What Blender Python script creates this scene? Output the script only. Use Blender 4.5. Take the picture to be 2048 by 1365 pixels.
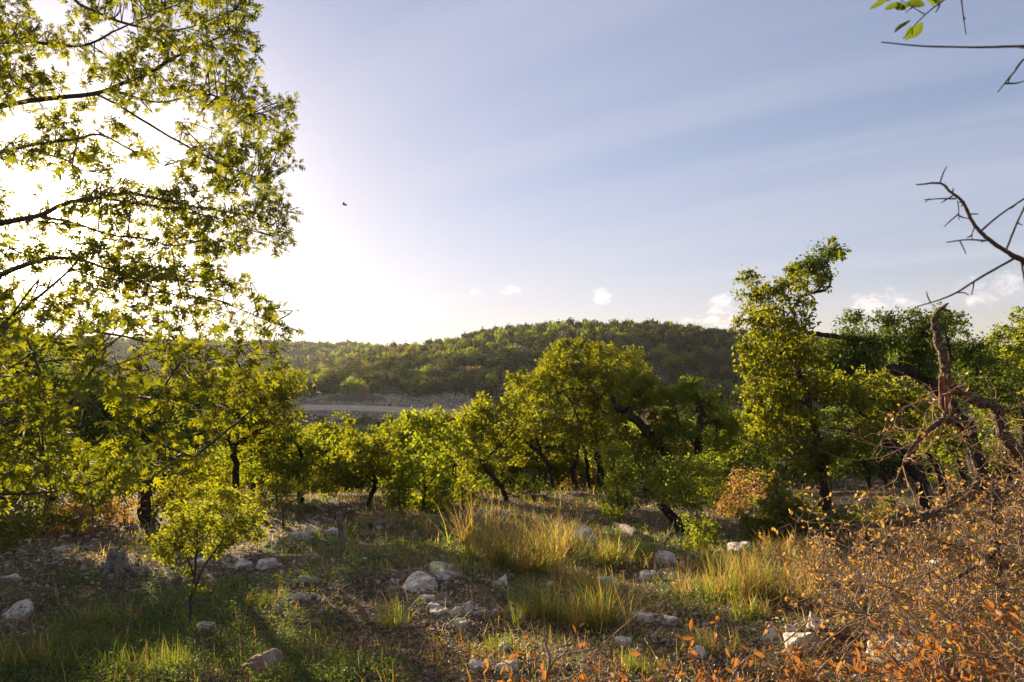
import bpy, math
import numpy as np

# ------------------------------------------------------------------ camera, sky, sun, exposure
for o in list(bpy.data.objects):
    bpy.data.objects.remove(o)
SC = bpy.context.scene
COL = SC.collection
R = math.radians
F_PX, CX, HY = 1365.0, 1024.0, 740.0          # focal length / principal column / horizon row of the 2048 px photograph
SUN_EL, SUN_AZ = R(8.9), R(-33.2)             # azimuth from the view axis (+Y), negative = left

cam_data = bpy.data.cameras.new('camera')
cam = bpy.data.objects.new('camera', cam_data)
COL.objects.link(cam)
cam.location = (0, 0, 0)
cam.rotation_euler = (R(90), 0, 0)
cam_data.sensor_width = 36.0
cam_data.lens = 24.0
cam_data.shift_y = (HY - 682.5) / 2048.0
cam_data.clip_start = 0.05
cam_data.clip_end = 6000
cam_data.dof.use_dof = True
cam_data.dof.focus_distance = 14.0
cam_data.dof.aperture_fstop = 5.6
SC.camera = cam

VS = SC.view_settings
VS.view_transform = 'Standard'
VS.look = 'None'
VS.gamma = 1.0
VS.use_curve_mapping = False
VS.exposure = 1.68

SUN_DIR = (math.sin(SUN_AZ) * math.cos(SUN_EL), math.cos(SUN_AZ) * math.cos(SUN_EL), math.sin(SUN_EL))
sun_data = bpy.data.lights.new('sun', 'SUN')
sun_data.energy = 5.0
sun_data.angle = R(0.53)
sun_data.color = (1.0, 0.82, 0.57)
sun = bpy.data.objects.new('sun', sun_data)
COL.objects.link(sun)
from mathutils import Vector
sun.rotation_euler = Vector(SUN_DIR).to_track_quat('Z', 'Y').to_euler()
sun.location = (-60, 90, 60)


class NT:
    """small helper for node trees"""
    def __init__(self, tree):
        self.t = tree
        tree.nodes.clear()

    def n(self, kind, **kw):
        nd = self.t.nodes.new(kind)
        for k, v in kw.items():
            if k.startswith('i_'):
                key = k[2:]
                key = int(key) if key.isdigit() else key.replace('_', ' ')
                self.put(nd.inputs[key], v)
            else:
                setattr(nd, k, v)
        return nd

    def put(self, sock, v):
        if isinstance(v, bpy.types.NodeSocket):
            self.t.links.new(v, sock)
        elif isinstance(v, bpy.types.Node):
            self.t.links.new(v.outputs[0], sock)
        else:
            sock.default_value = v

    def m(self, op, a, b=None, c=None):
        nd = self.t.nodes.new('ShaderNodeMath')
        nd.operation = op
        self.put(nd.inputs[0], a)
        if b is not None:
            self.put(nd.inputs[1], b)
        if c is not None:
            self.put(nd.inputs[2], c)
        return nd.outputs[0]

    def mix(self, fac, a, b, blend='MIX'):
        nd = self.t.nodes.new('ShaderNodeMix')
        nd.data_type = 'RGBA'
        nd.blend_type = blend
        self.put(nd.inputs[0], fac)
        self.put(nd.inputs[6], a if not isinstance(a, tuple) else tuple(a) + (1,) * (4 - len(a)))
        self.put(nd.inputs[7], b if not isinstance(b, tuple) else tuple(b) + (1,) * (4 - len(b)))
        return nd.outputs[2]

    def ramp(self, fac, lo, hi):
        nd = self.t.nodes.new('ShaderNodeMapRange')
        nd.interpolation_type = 'SMOOTHSTEP'
        self.put(nd.inputs[0], fac)
        nd.inputs[1].default_value = lo
        nd.inputs[2].default_value = hi
        return nd.outputs[0]

    def noise(self, vec, scale, detail=4, rough=0.55, dist=0.0):
        nd = self.n('ShaderNodeTexNoise')
        if vec is not None:
            self.put(nd.inputs['Vector'], vec)
        nd.inputs['Scale'].default_value = scale
        nd.inputs['Detail'].default_value = detail
        nd.inputs['Roughness'].default_value = rough
        nd.inputs['Distortion'].default_value = dist
        return nd.outputs[0]


SKY_STRENGTH = 0.086
world = bpy.data.worlds.new('World')
SC.world = world
world.use_nodes = True
w = NT(world.node_tree)
sky = w.n('ShaderNodeTexSky', sky_type='NISHITA')
sky.sun_disc = False
sky.sun_elevation = SUN_EL
sky.sun_rotation = SUN_AZ
sky.altitude = 300
sky.air_density = 1.0
sky.dust_density = 0.5
sky.ozone_density = 2.0
tc = w.n('ShaderNodeTexCoord')
sep = w.n('ShaderNodeSeparateXYZ')
w.put(sep.inputs[0], tc.outputs['Generated'])
dx, dy, dz = sep.outputs
dzc = w.m('MAXIMUM', dz, 0.0)
az = w.m('ARCTAN2', dx, dy)
# thin cirrus veil, drawn out in long bands that fan up from the lower left
den = w.m('ADD', dzc, 0.16)
comb = w.n('ShaderNodeCombineXYZ')
w.put(comb.inputs[0], w.m('DIVIDE', dx, den))
w.put(comb.inputs[1], w.m('DIVIDE', dy, den))
mp = w.n('ShaderNodeMapping')
w.put(mp.inputs[0], comb.outputs[0])
mp.inputs['Rotation'].default_value = (0, 0, R(33))
mp3 = w.n('ShaderNodeMapping')
w.put(mp3.inputs[0], mp.outputs[0])
mp3.inputs['Scale'].default_value = (0.10, 0.9, 1.0)
c1 = w.ramp(w.noise(mp3.outputs[0], 1.3, 6, 0.55, 0.4), 0.40, 0.72)
cirrus = w.m('MULTIPLY', w.m('ADD', 0.02, w.m('MULTIPLY', c1, 0.5)), w.ramp(dz, 0.0, 0.10))
# small fair-weather clouds low over the horizon
clds = None
for (px, py, wx, wy, amp) in [(800, 622, 95, 36, .95), (955, 584, 30, 12, .8), (1020, 582, 26, 12, .8),
                              (1203, 594, 24, 20, .9), (1452, 622, 46, 40, 1.0), (1770, 606, 90, 34, .95),
                              (1990, 580, 90, 46, 1.0), (1400, 640, 60, 10, .6), (2200, 600, 110, 50, 1.0)]:
    a0 = math.atan2(px - CX, F_PX)
    e0 = (HY - py) / math.hypot(F_PX, px - CX)
    sa = wx / F_PX * math.cos(a0) ** 2
    se = wy / F_PX * math.cos(a0)
    u = w.m('DIVIDE', w.m('SUBTRACT', az, a0), sa)
    v = w.m('DIVIDE', w.m('SUBTRACT', dz, e0), se)
    g = w.m('SUBTRACT', 1.0, w.m('ADD', w.m('MULTIPLY', u, u), w.m('MULTIPLY', v, v)))
    g = w.m('MULTIPLY', w.m('MAXIMUM', g, 0.0), amp)
    clds = g if clds is None else w.m('MAXIMUM', clds, g)
mp2 = w.n('ShaderNodeMapping')
w.put(mp2.inputs[0], tc.outputs['Generated'])
mp2.inputs['Scale'].default_value = (1, 1, 1.7)
cn = w.noise(mp2.outputs[0], 34, 7, 0.62, 0.5)
cum = w.ramp(w.m('ADD', w.m('MULTIPLY', clds, 0.62), w.m('MULTIPLY', w.m('SUBTRACT', cn, 0.50), 3.6)), 0.15, 0.95)
cum = w.m('MULTIPLY', cum, w.ramp(clds, 0.0, 0.35))
# aureole: thin high cloud scatters the sun strongly forward
dot = w.n('ShaderNodeVectorMath', operation='DOT_PRODUCT')
w.put(dot.inputs[0], tc.outputs['Generated'])
dot.inputs[1].default_value = SUN_DIR
ang = w.m('ARCCOSINE', w.m('MINIMUM', dot.outputs['Value'], 0.99999))
au1 = w.m('EXPONENT', w.m('MULTIPLY', w.m('MULTIPLY', ang, ang), -1 / (2 * 0.165 ** 2)))
au2 = w.m('EXPONENT', w.m('DIVIDE', ang, -0.06))
au3 = w.m('EXPONENT', w.m('DIVIDE', ang, -0.55))
base = w.mix(1.0, sky.outputs[0], (1.22, 1.0, 1.08), 'MULTIPLY')
base = w.mix(1.0, base, w.mix(1.0, (1, 1, 1), w.mix(1.0, base, (0.18, 0.18, 0.15), 'MULTIPLY'), 'ADD'), 'DIVIDE')   # a bright sky levels off
base = w.mix(cirrus, base, (2.7, 2.6, 2.95))
base = w.mix(w.m('MULTIPLY', w.m('EXPONENT', w.m('DIVIDE', dzc, -0.055)), 0.5), base, (3.0, 2.62, 2.3))
base = w.mix(1.0, base, w.mix(cum, (0, 0, 0), (1.25, 0.97, 0.80)), 'ADD')
add = w.mix(au1, (0, 0, 0), (1.0, .82, .55))
add = w.mix(1.0, add, w.mix(au2, (0, 0, 0), (60, 46, 28)), 'ADD')
add = w.mix(1.0, add, w.mix(au3, (0, 0, 0), (.28, .24, .18)), 'ADD')
base = w.mix(1.0, base, add, 'ADD')
bg = w.n('ShaderNodeBackground')
w.put(bg.inputs[0], base)
bg.inputs[1].default_value = SKY_STRENGTH
wo = w.n('ShaderNodeOutputWorld')
w.put(wo.inputs[0], bg.outputs[0])

# ------------------------------------------------------------------ numeric helpers
rng = np.random.default_rng(7)
_tab = np.random.default_rng(3).random((256, 256))


def vnoise(x, y, seed=0):
    x = np.asarray(x, float) + seed * 17.31
    y = np.asarray(y, float) + seed * 9.77
    xi, yi = np.floor(x).astype(int), np.floor(y).astype(int)
    fx, fy = x - xi, y - yi
    fx, fy = fx * fx * (3 - 2 * fx), fy * fy * (3 - 2 * fy)
    t = lambda a, b: _tab[a & 255, b & 255]
    return (t(xi, yi) * (1 - fx) + t(xi + 1, yi) * fx) * (1 - fy) + (t(xi, yi + 1) * (1 - fx) + t(xi + 1, yi + 1) * fx) * fy


def fbm(x, y, oct=3, seed=0):
    s, a, tot = 0, 1.0, 0
    for k in range(oct):
        s = s + a * vnoise(x * 2 ** k, y * 2 ** k, seed + k)
        tot += a
        a *= .5
    return s / tot


# ------------------------------------------------------------------ terrain heights (camera eye at z = 0)
DK = np.array([0, 24, 40, 60, 90, 120, 130, 150, 165, 180, 230, 300, 380, 520, 640, 900, 1500.])
CKX = np.array([-900, 200, 520, 590, 640, 700, 800, 1000, 1150, 1300, 1480, 1800, 2300, 3000.])


def hz(py, d):
    return (HY - py) / F_PX * d


_cols = []
for cpx in CKX:
    top = np.interp(cpx, [-900, 520, 590, 640, 700, 800, 1000, 1150, 1300, 1480, 1800, 2300, 3000],
                    [790, 785, 765, 742, 722, 700, 673, 659, 657, 668, 700, 726, 735])
    right = cpx >= 1300
    near = [-1.7, -4.34] + ([-6.1, -8.0, -9.5, -10, -9.6, -8.0, -6.2] if right else [-7.4, -9.6, -12., -13., -11.9, -8.25, -6.1])
    hb, ht = near[-1], hz(top, 300)
    col = near + [hb + .13 * (ht - hb), hb + .62 * (ht - hb), ht, ht - (3 if not cpx < 600 else 1)]
    far = hz(np.interp(cpx, [-900, 0, 470, 700, 900, 1500, 3000], [664, 672, 684, 690, 706, 740, 745]), 560)
    col += [float(v) for v in (far * .72 if cpx < 900 else min(ht - 3, far), far, far - 10, far - 25)]
    _cols.append(col)
GK = np.array(_cols)


def G0(x, y):
    x, y = np.asarray(x, float), np.asarray(y, float)
    yy = np.maximum(y, 0)
    px = np.clip(CX + F_PX * x / np.maximum(yy, 3.0), CKX[0], CKX[-1] - .01)
    ci = np.clip(np.searchsorted(CKX, px, 'right') - 1, 0, len(CKX) - 2)
    cf = (px - CKX[ci]) / (CKX[ci + 1] - CKX[ci])
    cf = cf * cf * (3 - 2 * cf) * .5 + cf * .5
    d = np.clip(yy, 0, DK[-1] - .01)
    di = np.clip(np.searchsorted(DK, d, 'right') - 1, 0, len(DK) - 2)
    df = (d - DK[di]) / (DK[di + 1] - DK[di])
    a = GK[ci, di] * (1 - cf) + GK[ci + 1, di] * cf
    b = GK[ci, di + 1] * (1 - cf) + GK[ci + 1, di + 1] * cf
    z = a * (1 - df) + b * df
    return np.where(y < 0, -1.7 - y * .08, z)


def G(x, y):
    x, y = np.asarray(x, float), np.asarray(y, float)
    far = np.clip((y - 30) / 80, 0, 1)
    n = (fbm(x * .35, y * .35, 3, 1) - .5) * .34 + (fbm(x * 1.6, y * 1.6, 4, 5) - .5) * .15
    n = n * (1 - far) + far * (fbm(x * .02, y * .02, 3, 9) - .5) * 6 * np.clip((y - 165) / 80, 0, 1)
    return G0(x, y) + n


def P(px, py, d):
    return np.array([(px - CX) / F_PX * d, d, (HY - py) / F_PX * d])


def to_px(x, y, z):
    return CX + F_PX * x / y, HY - F_PX * z / y


def ground_at(px, py):
    """the point of the ground seen in this direction"""
    d = np.exp(np.linspace(math.log(1.5), math.log(120), 1400))
    z = hz(py, d)
    g = G((px - CX) / F_PX * d, d)
    hit = np.nonzero(z <= g)[0]
    i = hit[0] if len(hit) else len(d) - 1
    x = (px - CX) / F_PX * d[i]
    return np.array([x, d[i], g[i]])


# ------------------------------------------------------------------ mesh helpers
class MB:
    def __init__(self):
        self.v, self.f, self.n = [], [], 0

    def add(self, V, F):
        V = np.asarray(V, float).reshape(-1, 3)
        F = np.asarray(F, int)
        self.v.append(V)
        self.f.append(F + self.n)
        self.n += len(V)
        return self

    def mesh(self, name, mat, origin=(0, 0, 0), smooth=False):
        me = bpy.data.meshes.new(name)
        V = np.concatenate(self.v) - np.asarray(origin, float)
        loops = np.concatenate([f.ravel() for f in self.f])
        tot = np.concatenate([np.full(len(f), f.shape[1]) for f in self.f])
        start = np.concatenate([[0], np.cumsum(tot)[:-1]])
        me.vertices.add(len(V))
        me.vertices.foreach_set('co', V.ravel().astype(np.float32))
        me.loops.add(len(loops))
        me.loops.foreach_set('vertex_index', loops.astype(np.int32))
        me.polygons.add(len(tot))
        me.polygons.foreach_set('loop_start', start.astype(np.int32))
        me.polygons.foreach_set('loop_total', tot.astype(np.int32))
        if smooth:
            me.polygons.foreach_set('use_smooth', np.ones(len(tot), bool))
        me.update(calc_edges=True)
        me.validate()
        if mat:
            me.materials.append(mat)
        return me

    def obj(self, name, mat, parent=None, origin=(0, 0, 0), smooth=False, kind=None):
        o = bpy.data.objects.new(name, self.mesh(name, mat, origin, smooth))
        COL.objects.link(o)
        if parent is not None:
            o.parent = parent
        else:
            o.location = origin
        if kind:
            o['kind'] = kind
        return o


def link(name, me, parent=None, loc=(0, 0, 0)):
    o = bpy.data.objects.new(name, me)
    COL.objects.link(o)
    o.parent = parent
    o.location = loc
    return o


def tag(o, label=None, cat=None, group=None, kind=None):
    for k, v in (('label', label), ('category', cat), ('group', group), ('kind', kind)):
        if v:
            o[k] = v
    return o


def empty(name, loc, label, cat, group=None):
    o = bpy.data.objects.new(name, None)
    COL.objects.link(o)
    o.location = loc
    o.empty_display_size = .1
    return tag(o, label, cat, group)


def unit(v):
    return v / np.maximum(np.linalg.norm(v, axis=-1, keepdims=True), 1e-9)


def rot_frames(n, up=0.0, r=rng, facing=None):
    """random frames as (n,3,3): columns side, along, normal; up biases the normal upwards"""
    nrm = r.normal(size=(n, 3))
    nrm[:, 2] += up
    if facing is not None:
        nrm += facing
    nrm = unit(nrm)
    t = r.normal(size=(n, 3))
    along = unit(t - (t * nrm).sum(1, keepdims=True) * nrm)
    side = np.cross(along, nrm)
    return np.stack([side, along, nrm], axis=2)


def stamp(T, F, M, pos, scale):
    """copies of template (T,F) with frames M, positions and scales, as one (V,F)"""
    T, F = np.asarray(T, float), np.asarray(F, int)
    n = len(pos)
    V = np.einsum('nij,vj->nvi', M, T) * np.asarray(scale).reshape(-1, 1, 1) + pos[:, None, :]
    FF = F[None] + (np.arange(n) * len(T))[:, None, None]
    return V.reshape(-1, 3), FF.reshape(-1, F.shape[1])


def catmull(Pts, W, sub):
    Pts, W = np.asarray(Pts, float), np.asarray(W, float)
    if len(Pts) < 2:
        return Pts, W
    Q = np.vstack([2 * Pts[0] - Pts[1], Pts, 2 * Pts[-1] - Pts[-2]])
    out, ow = [], []
    for i in range(len(Pts) - 1):
        p0, p1, p2, p3 = Q[i], Q[i + 1], Q[i + 2], Q[i + 3]
        for k in range(sub):
            t = k / sub
            out.append(.5 * (2 * p1 + (p2 - p0) * t + (2 * p0 - 5 * p1 + 4 * p2 - p3) * t * t + (3 * p1 - p0 - 3 * p2 + p3) * t ** 3))
            ow.append(W[i] * (1 - t) + W[i + 1] * t)
    out.append(Pts[-1])
    ow.append(W[-1])
    return np.array(out), np.array(ow)


def tube(Pts, Rad, sides=8, sub=4, rough=0.0, wob=0.0, r=rng, cap=True):
    C, W = catmull(Pts, Rad, sub)
    n = len(C)
    if wob:
        k = r.normal(size=C.shape) * W[:, None] * wob
        k[0] = 0
        k[-1] = 0
        C = C + k
    T = unit(np.gradient(C, axis=0))
    ref = np.array([.31, .47, .83]) if abs(T[:, 2]).mean() < .8 else np.array([.9, .3, .1])
    A = unit(np.cross(T, ref))
    B = np.cross(T, A)
    th = np.linspace(0, 2 * np.pi, sides, endpoint=False)
    rr = W[:, None] * (1 + rough * r.normal(size=(n, sides)))
    V = C[:, None] + rr[..., None] * (np.cos(th)[None, :, None] * A[:, None] + np.sin(th)[None, :, None] * B[:, None])
    if cap:
        V = np.concatenate([V, np.repeat(C[-1][None, None], sides, 1)])
        n += 1
    i = np.arange(n - 1)[:, None] * sides
    j = np.arange(sides)
    jn = (j + 1) % sides
    F = np.stack([i + j, i + jn, i + sides + jn, i + sides + j], axis=-1).reshape(-1, 4)
    return V.reshape(-1, 3), F


# leaf shapes: unit length along +Y, in the XY plane, normal +Z
LEAF_T = np.array([(0, 0, 0), (.27, .45, .07), (0, 1, -.05), (-.27, .45, .07)])
LEAF_F = np.array([(0, 1, 2), (0, 2, 3)])
DEAD_T = np.array([(0, 0, 0), (.2, .25, .10), (.22, .65, .13), (0, 1, .12), (-.22, .65, .02), (-.2, .25, .05), (0, .45, -.03)])
DEAD_F = np.array([(0, 1, 6), (1, 2, 6), (2, 3, 6), (3, 4, 6), (4, 5, 6), (5, 0, 6)])


def oak_leaf():
    """pointed, deeply lobed red-oak leaf"""
    V = [(0, -.22, 0), (.012, 0, 0), (-.012, 0, 0)]
    F = [(0, 1, 2)]
    rib = [(0, 0, 0), (0, .2, .0), (0, .34, .0), (0, .5, .0), (0, .62, .0), (0, .74, .0), (0, 1.0, -.08)]
    r0 = len(V)
    V += rib
    for s in (1, -1):
        for (a, b, tipx, tipy, hx, hy, h2x, h2y) in ((0, 2, .27, .27, .07, .12, .14, .33), (2, 4, .42, .60, .18, .40, .18, .55), (4, 5, .24, .86, .10, .66, .09, .76)):
            i = len(V)
            V += [(s * hx, hy, .04), (s * tipx, tipy, -.02), (s * h2x, h2y, .04), (s * (tipx * .78), tipy + .10, .0)]
            q = [(r0 + a, i, i + 2), (r0 + a, i + 2, r0 + b), (i, i + 1, i + 2), (i + 2, i + 1, i + 3)]
            F += q if s > 0 else [t[::-1] for t in q]
        i = len(V)
        V += [(s * .055, .72, .02)]
        F += [(r0 + 5, i, r0 + 6) if s > 0 else (r0 + 6, i, r0 + 5)]
    return np.array(V, float), np.array(F)


OAK_T, OAK_F = oak_leaf()

# ------------------------------------------------------------------ materials


def new_mat(name):
    m = bpy.data.materials.new(name)
    m.use_nodes = True
    return m, NT(m.node_tree)


def leaf_mat(name, cols, trans, tfac=.5, gloss=.06, rough=.45):
    """cols: list of reflectance colours picked per leaf; trans: colour the light takes on passing through"""
    m, t = new_mat(name)
    geo = t.n('ShaderNodeNewGeometry')
    rp = t.n('ShaderNodeValToRGB')
    rp.color_ramp.interpolation = 'LINEAR'
    el = rp.color_ramp.elements
    while len(el) < len(cols):
        el.new(.5)
    for k, c in enumerate(cols):
        el[k].position = k / max(1, len(cols) - 1)
        el[k].color = tuple(c) + (1,)
    t.put(rp.inputs[0], geo.outputs['Random Per Island'])
    oi = t.n('ShaderNodeObjectInfo')
    br = t.m('ADD', t.m('MULTIPLY', oi.outputs['Random'], .5), .75)
    col = t.mix(1.0, rp.outputs[0], t.n('ShaderNodeCombineColor', i_0=br, i_1=br, i_2=br).outputs[0], 'MULTIPLY')
    tr = t.mix(.6, trans, t.mix(1.0, col, (4.7, 4.2, 1.1), 'MULTIPLY'))
    d = t.n('ShaderNodeBsdfDiffuse')
    t.put(d.inputs[0], col)
    tl = t.n('ShaderNodeBsdfTranslucent')
    t.put(tl.inputs[0], tr)
    ms = t.n('ShaderNodeMixShader')
    ms.inputs[0].default_value = tfac
    t.t.links.new(d.outputs[0], ms.inputs[1])
    t.t.links.new(tl.outputs[0], ms.inputs[2])
    gl = t.n('ShaderNodeBsdfGlossy')
    gl.inputs['Roughness'].default_value = rough
    gl.inputs['Color'].default_value = (.8, .8, .8, 1)
    m2 = t.n('ShaderNodeMixShader')
    m2.inputs[0].default_value = gloss
    t.t.links.new(ms.outputs[0], m2.inputs[1])
    t.t.links.new(gl.outputs[0], m2.inputs[2])
    o = t.n('ShaderNodeOutputMaterial')
    t.t.links.new(m2.outputs[0], o.inputs[0])
    return m


def rough_mat(name, layers, bump_scale=20, bump=.5, rough=.9, vor=False, bump_dist=.02):
    """layers: (colour, noise scale, lo, hi) laid over each other; first is the ground colour"""
    m, t = new_mat(name)
    tcn = t.n('ShaderNodeTexCoord')
    vec = tcn.outputs['Object']
    col = tuple(layers[0]) + (1,)
    for (c, s, lo, hi) in layers[1:]:
        col = t.mix(t.ramp(t.noise(vec, s, 5, .6, .2), lo, hi), col, tuple(c) + (1,))
    b = t.n('ShaderNodeBsdfPrincipled')
    t.put(b.inputs['Base Color'], col)
    b.inputs['Roughness'].default_value = rough
    b.inputs['Specular IOR Level'].default_value = .2
    h = t.noise(vec, bump_scale, 6, .65)
    if vor:
        vo = t.n('ShaderNodeTexVoronoi', feature='DISTANCE_TO_EDGE')
        vo.inputs['Scale'].default_value = bump_scale * .8
        mpn = t.n('ShaderNodeMapping')
        t.put(mpn.inputs[0], vec)
        mpn.inputs['Scale'].default_value = (1, 1, .45)
        t.put(vo.inputs['Vector'], mpn.outputs[0])
        h = t.m('ADD', t.m('MULTIPLY', h, .6), t.ramp(vo.outputs['Distance'], 0, .18))
    bp = t.n('ShaderNodeBump')
    bp.inputs['Strength'].default_value = bump
    bp.inputs['Distance'].default_value = bump_dist
    t.put(bp.inputs['Height'], h)
    t.put(b.inputs['Normal'], bp.outputs[0])
    o = t.n('ShaderNodeOutputMaterial')
    t.t.links.new(b.outputs[0], o.inputs[0])
    return m


M = {}
M['red_oak'] = leaf_mat('red_oak_leaf', [(.016, .026, .006), (.06, .075, .009), (.035, .055, .010), (.105, .105, .011), (.022, .036, .008)], (.40, .37, .005), .52, .025)
M['live_oak'] = leaf_mat('live_oak_leaf', [(.026, .036, .007), (.075, .082, .010), (.050, .066, .010), (.105, .105, .012)], (.42, .395, .005), .50, .02)
M['dark_oak'] = leaf_mat('dark_oak_leaf', [(.030, .048, .012), (.045, .070, .014), (.06, .08, .016)], (.15, .165, .006), .36, .025)
M['bright'] = leaf_mat('bright_leaf', [(.035, .052, .009), (.075, .10, .013), (.095, .115, .014), (.05, .075, .011)], (.40, .39, .008), .48, .02)
M['yellow'] = leaf_mat('young_leaf', [(.09, .11, .012), (.12, .125, .014), (.10, .12, .02)], (.42, .42, .010), .50, .03)
M['cedar'] = leaf_mat('cedar_leaf', [(.04, .055, .010), (.075, .08, .012), (.10, .09, .014)], (.30, .27, .008), .42, .03)
M['dry'] = leaf_mat('dry_leaf', [(.13, .070, .026), (.21, .115, .042), (.29, .18, .075), (.11, .05, .018)], (.32, .21, .085), .36, .03)
M['rust'] = leaf_mat('rust_leaf', [(.11, .036, .016), (.16, .058, .022), (.22, .10, .040), (.075, .024, .013), (.22, .13, .065)], (.26, .095, .03), .32, .03, .6)
M['litter'] = leaf_mat('litter_leaf', [(.09, .046, .023), (.17, .092, .046), (.27, .155, .082), (.38, .26, .16), (.13, .06, .028)], (.12, .05, .02), .15, .05)
M['hill_dark'] = leaf_mat('hill_dark_leaf', [(.014, .023, .007), (.026, .037, .010), (.040, .048, .014)], (.09, .10, .010), .26, .02)
M['hill_green'] = leaf_mat('hill_green_leaf', [(.060, .095, .014), (.085, .12, .018), (.10, .13, .02)], (.34, .38, .012), .45, .02)
M['hill_tan'] = leaf_mat('hill_tan_leaf', [(.11, .085, .05), (.15, .115, .065), (.10, .085, .05)], (.22, .17, .07), .30, .02)
M['hill_grey'] = leaf_mat('hill_grey_leaf', [(.075, .072, .052), (.055, .06, .04), (.09, .085, .06)], (.12, .12, .05), .25, .02)
M['grass'] = leaf_mat('green_grass', [(.05, .085, .014), (.075, .11, .018), (.11, .125, .025), (.16, .14, .04)], (.28, .30, .03), .45, .03)
M['dry_grass'] = leaf_mat('dry_grass', [(.16, .105, .04), (.24, .165, .065), (.30, .22, .10), (.20, .10, .04)], (.34, .25, .12), .36, .03)
M['herb'] = leaf_mat('herb_leaf', [(.035, .065, .014), (.055, .09, .016), (.08, .11, .02)], (.18, .23, .02), .40, .04)
M['bark'] = rough_mat('oak_bark', [(.050, .038, .028), ((.10, .08, .062), 9, .45, .75), ((.022, .016, .012), 22, .5, .7)], 26, 1.0, .95, True, .03)
M['twig'] = rough_mat('twig_bark', [(.075, .055, .042), ((.13, .10, .08), 30, .45, .75)], 60, .5, .9)
M['pale_twig'] = rough_mat('pale_twig', [(.33, .215, .125), ((.17, .11, .065), 20, .45, .7)], 60, .5, .9)
M['lichen_bark'] = rough_mat('lichen_bark', [(.115, .070, .044), ((.27, .20, .14), 30, .50, .62), ((.035, .024, .017), 14, .52, .70)], 34, 1.0, .95, True, .02)
M['raw_wood'] = rough_mat('raw_wood', [(.17, .065, .032), ((.30, .16, .08), 12, .45, .65)], 40, .6, .8)
M['grey_wood'] = rough_mat('weathered_wood', [(.23, .18, .135), ((.10, .078, .058), 14, .45, .65), ((.36, .30, .23), 30, .55, .75)], 50, .8, .95)
M['limestone'] = rough_mat('limestone', [(.68, .58, .46), ((.42, .345, .26), 9, .48, .62), ((.36, .26, .17), 5, .52, .70), ((.12, .105, .09), 22, .54, .66), ((.055, .05, .046), 70, .58, .68)], 30, .9, .95, False, .03)
M['red_stone'] = rough_mat('stained_limestone', [(.30, .17, .11), ((.44, .38, .33), 4.5, .45, .62), ((.16, .09, .06), 9, .55, .7)], 24, .9, .95, False, .03)
M['gravel'] = rough_mat('gravel', [(.52, .43, .32), ((.25, .185, .125), 3, .4, .6), ((.52, .45, .36), 5, .55, .7)], 40, .6, .95)


def soil(name, dark, mid, pale, s=1.0, bump=1.0):
    m, t = new_mat(name)
    tcn = t.n('ShaderNodeTexCoord')
    vec = tcn.outputs['Object']
    a = t.ramp(t.noise(vec, 1.1 * s, 6, .65), .40, .66)
    b = t.ramp(t.noise(vec, 14 * s, 5, .7, .4), .52, .66)
    c = t.ramp(t.noise(vec, 34 * s, 4, .6), .45, .7)
    col = t.mix(a, dark, mid)
    col = t.mix(t.m('MULTIPLY', c, .6), col, tuple(x * .5 for x in dark))
    col = t.mix(t.m('MULTIPLY', b, .75), col, pale)
    bs = t.n('ShaderNodeBsdfPrincipled')
    t.put(bs.inputs['Base Color'], col)
    bs.inputs['Roughness'].default_value = .95
    bs.inputs['Specular IOR Level'].default_value = .15
    h = t.m('ADD', t.noise(vec, 26 * s, 6, .7), t.m('MULTIPLY', t.noise(vec, 5 * s, 4, .6), 1.5))
    bp = t.n('ShaderNodeBump')
    bp.inputs['Strength'].default_value = bump
    bp.inputs['Distance'].default_value = .03 / s
    t.put(bp.inputs['Height'], h)
    t.put(bs.inputs['Normal'], bp.outputs[0])
    o = t.n('ShaderNodeOutputMaterial')
    t.t.links.new(bs.outputs[0], o.inputs[0])
    return m


M['soil'] = soil('forest_soil', (.062, .040, .024), (.165, .105, .060), (.36, .28, .19))
M['hill_soil'] = soil('hill_soil', (.045, .042, .024), (.065, .055, .034), (.13, .11, .08), .08, .4)
M['bare'] = soil('bare_earth', (.15, .115, .08), (.23, .18, .125), (.38, .31, .23), .12, .6)
M['road'] = soil('road_dust', (.50, .39, .26), (.58, .47, .33), (.62, .52, .39), .2, .3)

# ------------------------------------------------------------------ the setting: terrain


def terrain(name, drows, us, mat):
    d, u = np.meshgrid(drows, us, indexing='ij')
    x = u * (np.maximum(d, 0) + 4)
    z = G(x, d)
    V = np.stack([x, d, z], -1).reshape(-1, 3)
    nr, nc = d.shape
    i = np.arange(nr - 1)[:, None] * nc + np.arange(nc - 1)
    F = np.stack([i, i + 1, i + nc + 1, i + nc], -1).reshape(-1, 4)
    return tag(MB().add(V, F).obj(name, mat, smooth=True), kind='structure')


near_rows = np.concatenate([[-12, -6, -3, -1, 0, 1, 2], np.exp(np.linspace(math.log(2.6), math.log(118), 330))])
tag(terrain('ground', near_rows, np.linspace(-1.7, 1.7, 330), M['soil']), 'stony hillside ground of dark soil sloping down towards the valley')
tag(terrain('hill', np.concatenate([[118], np.arange(121, 400, 3.5)]), np.linspace(-1.6, 1.6, 180), M['hill_soil']), 'broad wooded hill across the valley')
tag(terrain('far_ridge', np.concatenate([[397.5], np.arange(404, 700, 12), [720, 800, 900, 1100, 1500]]), np.linspace(-1.6, 1.6, 120), M['hill_soil']), 'far wooded ridge in the haze at left')


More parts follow.
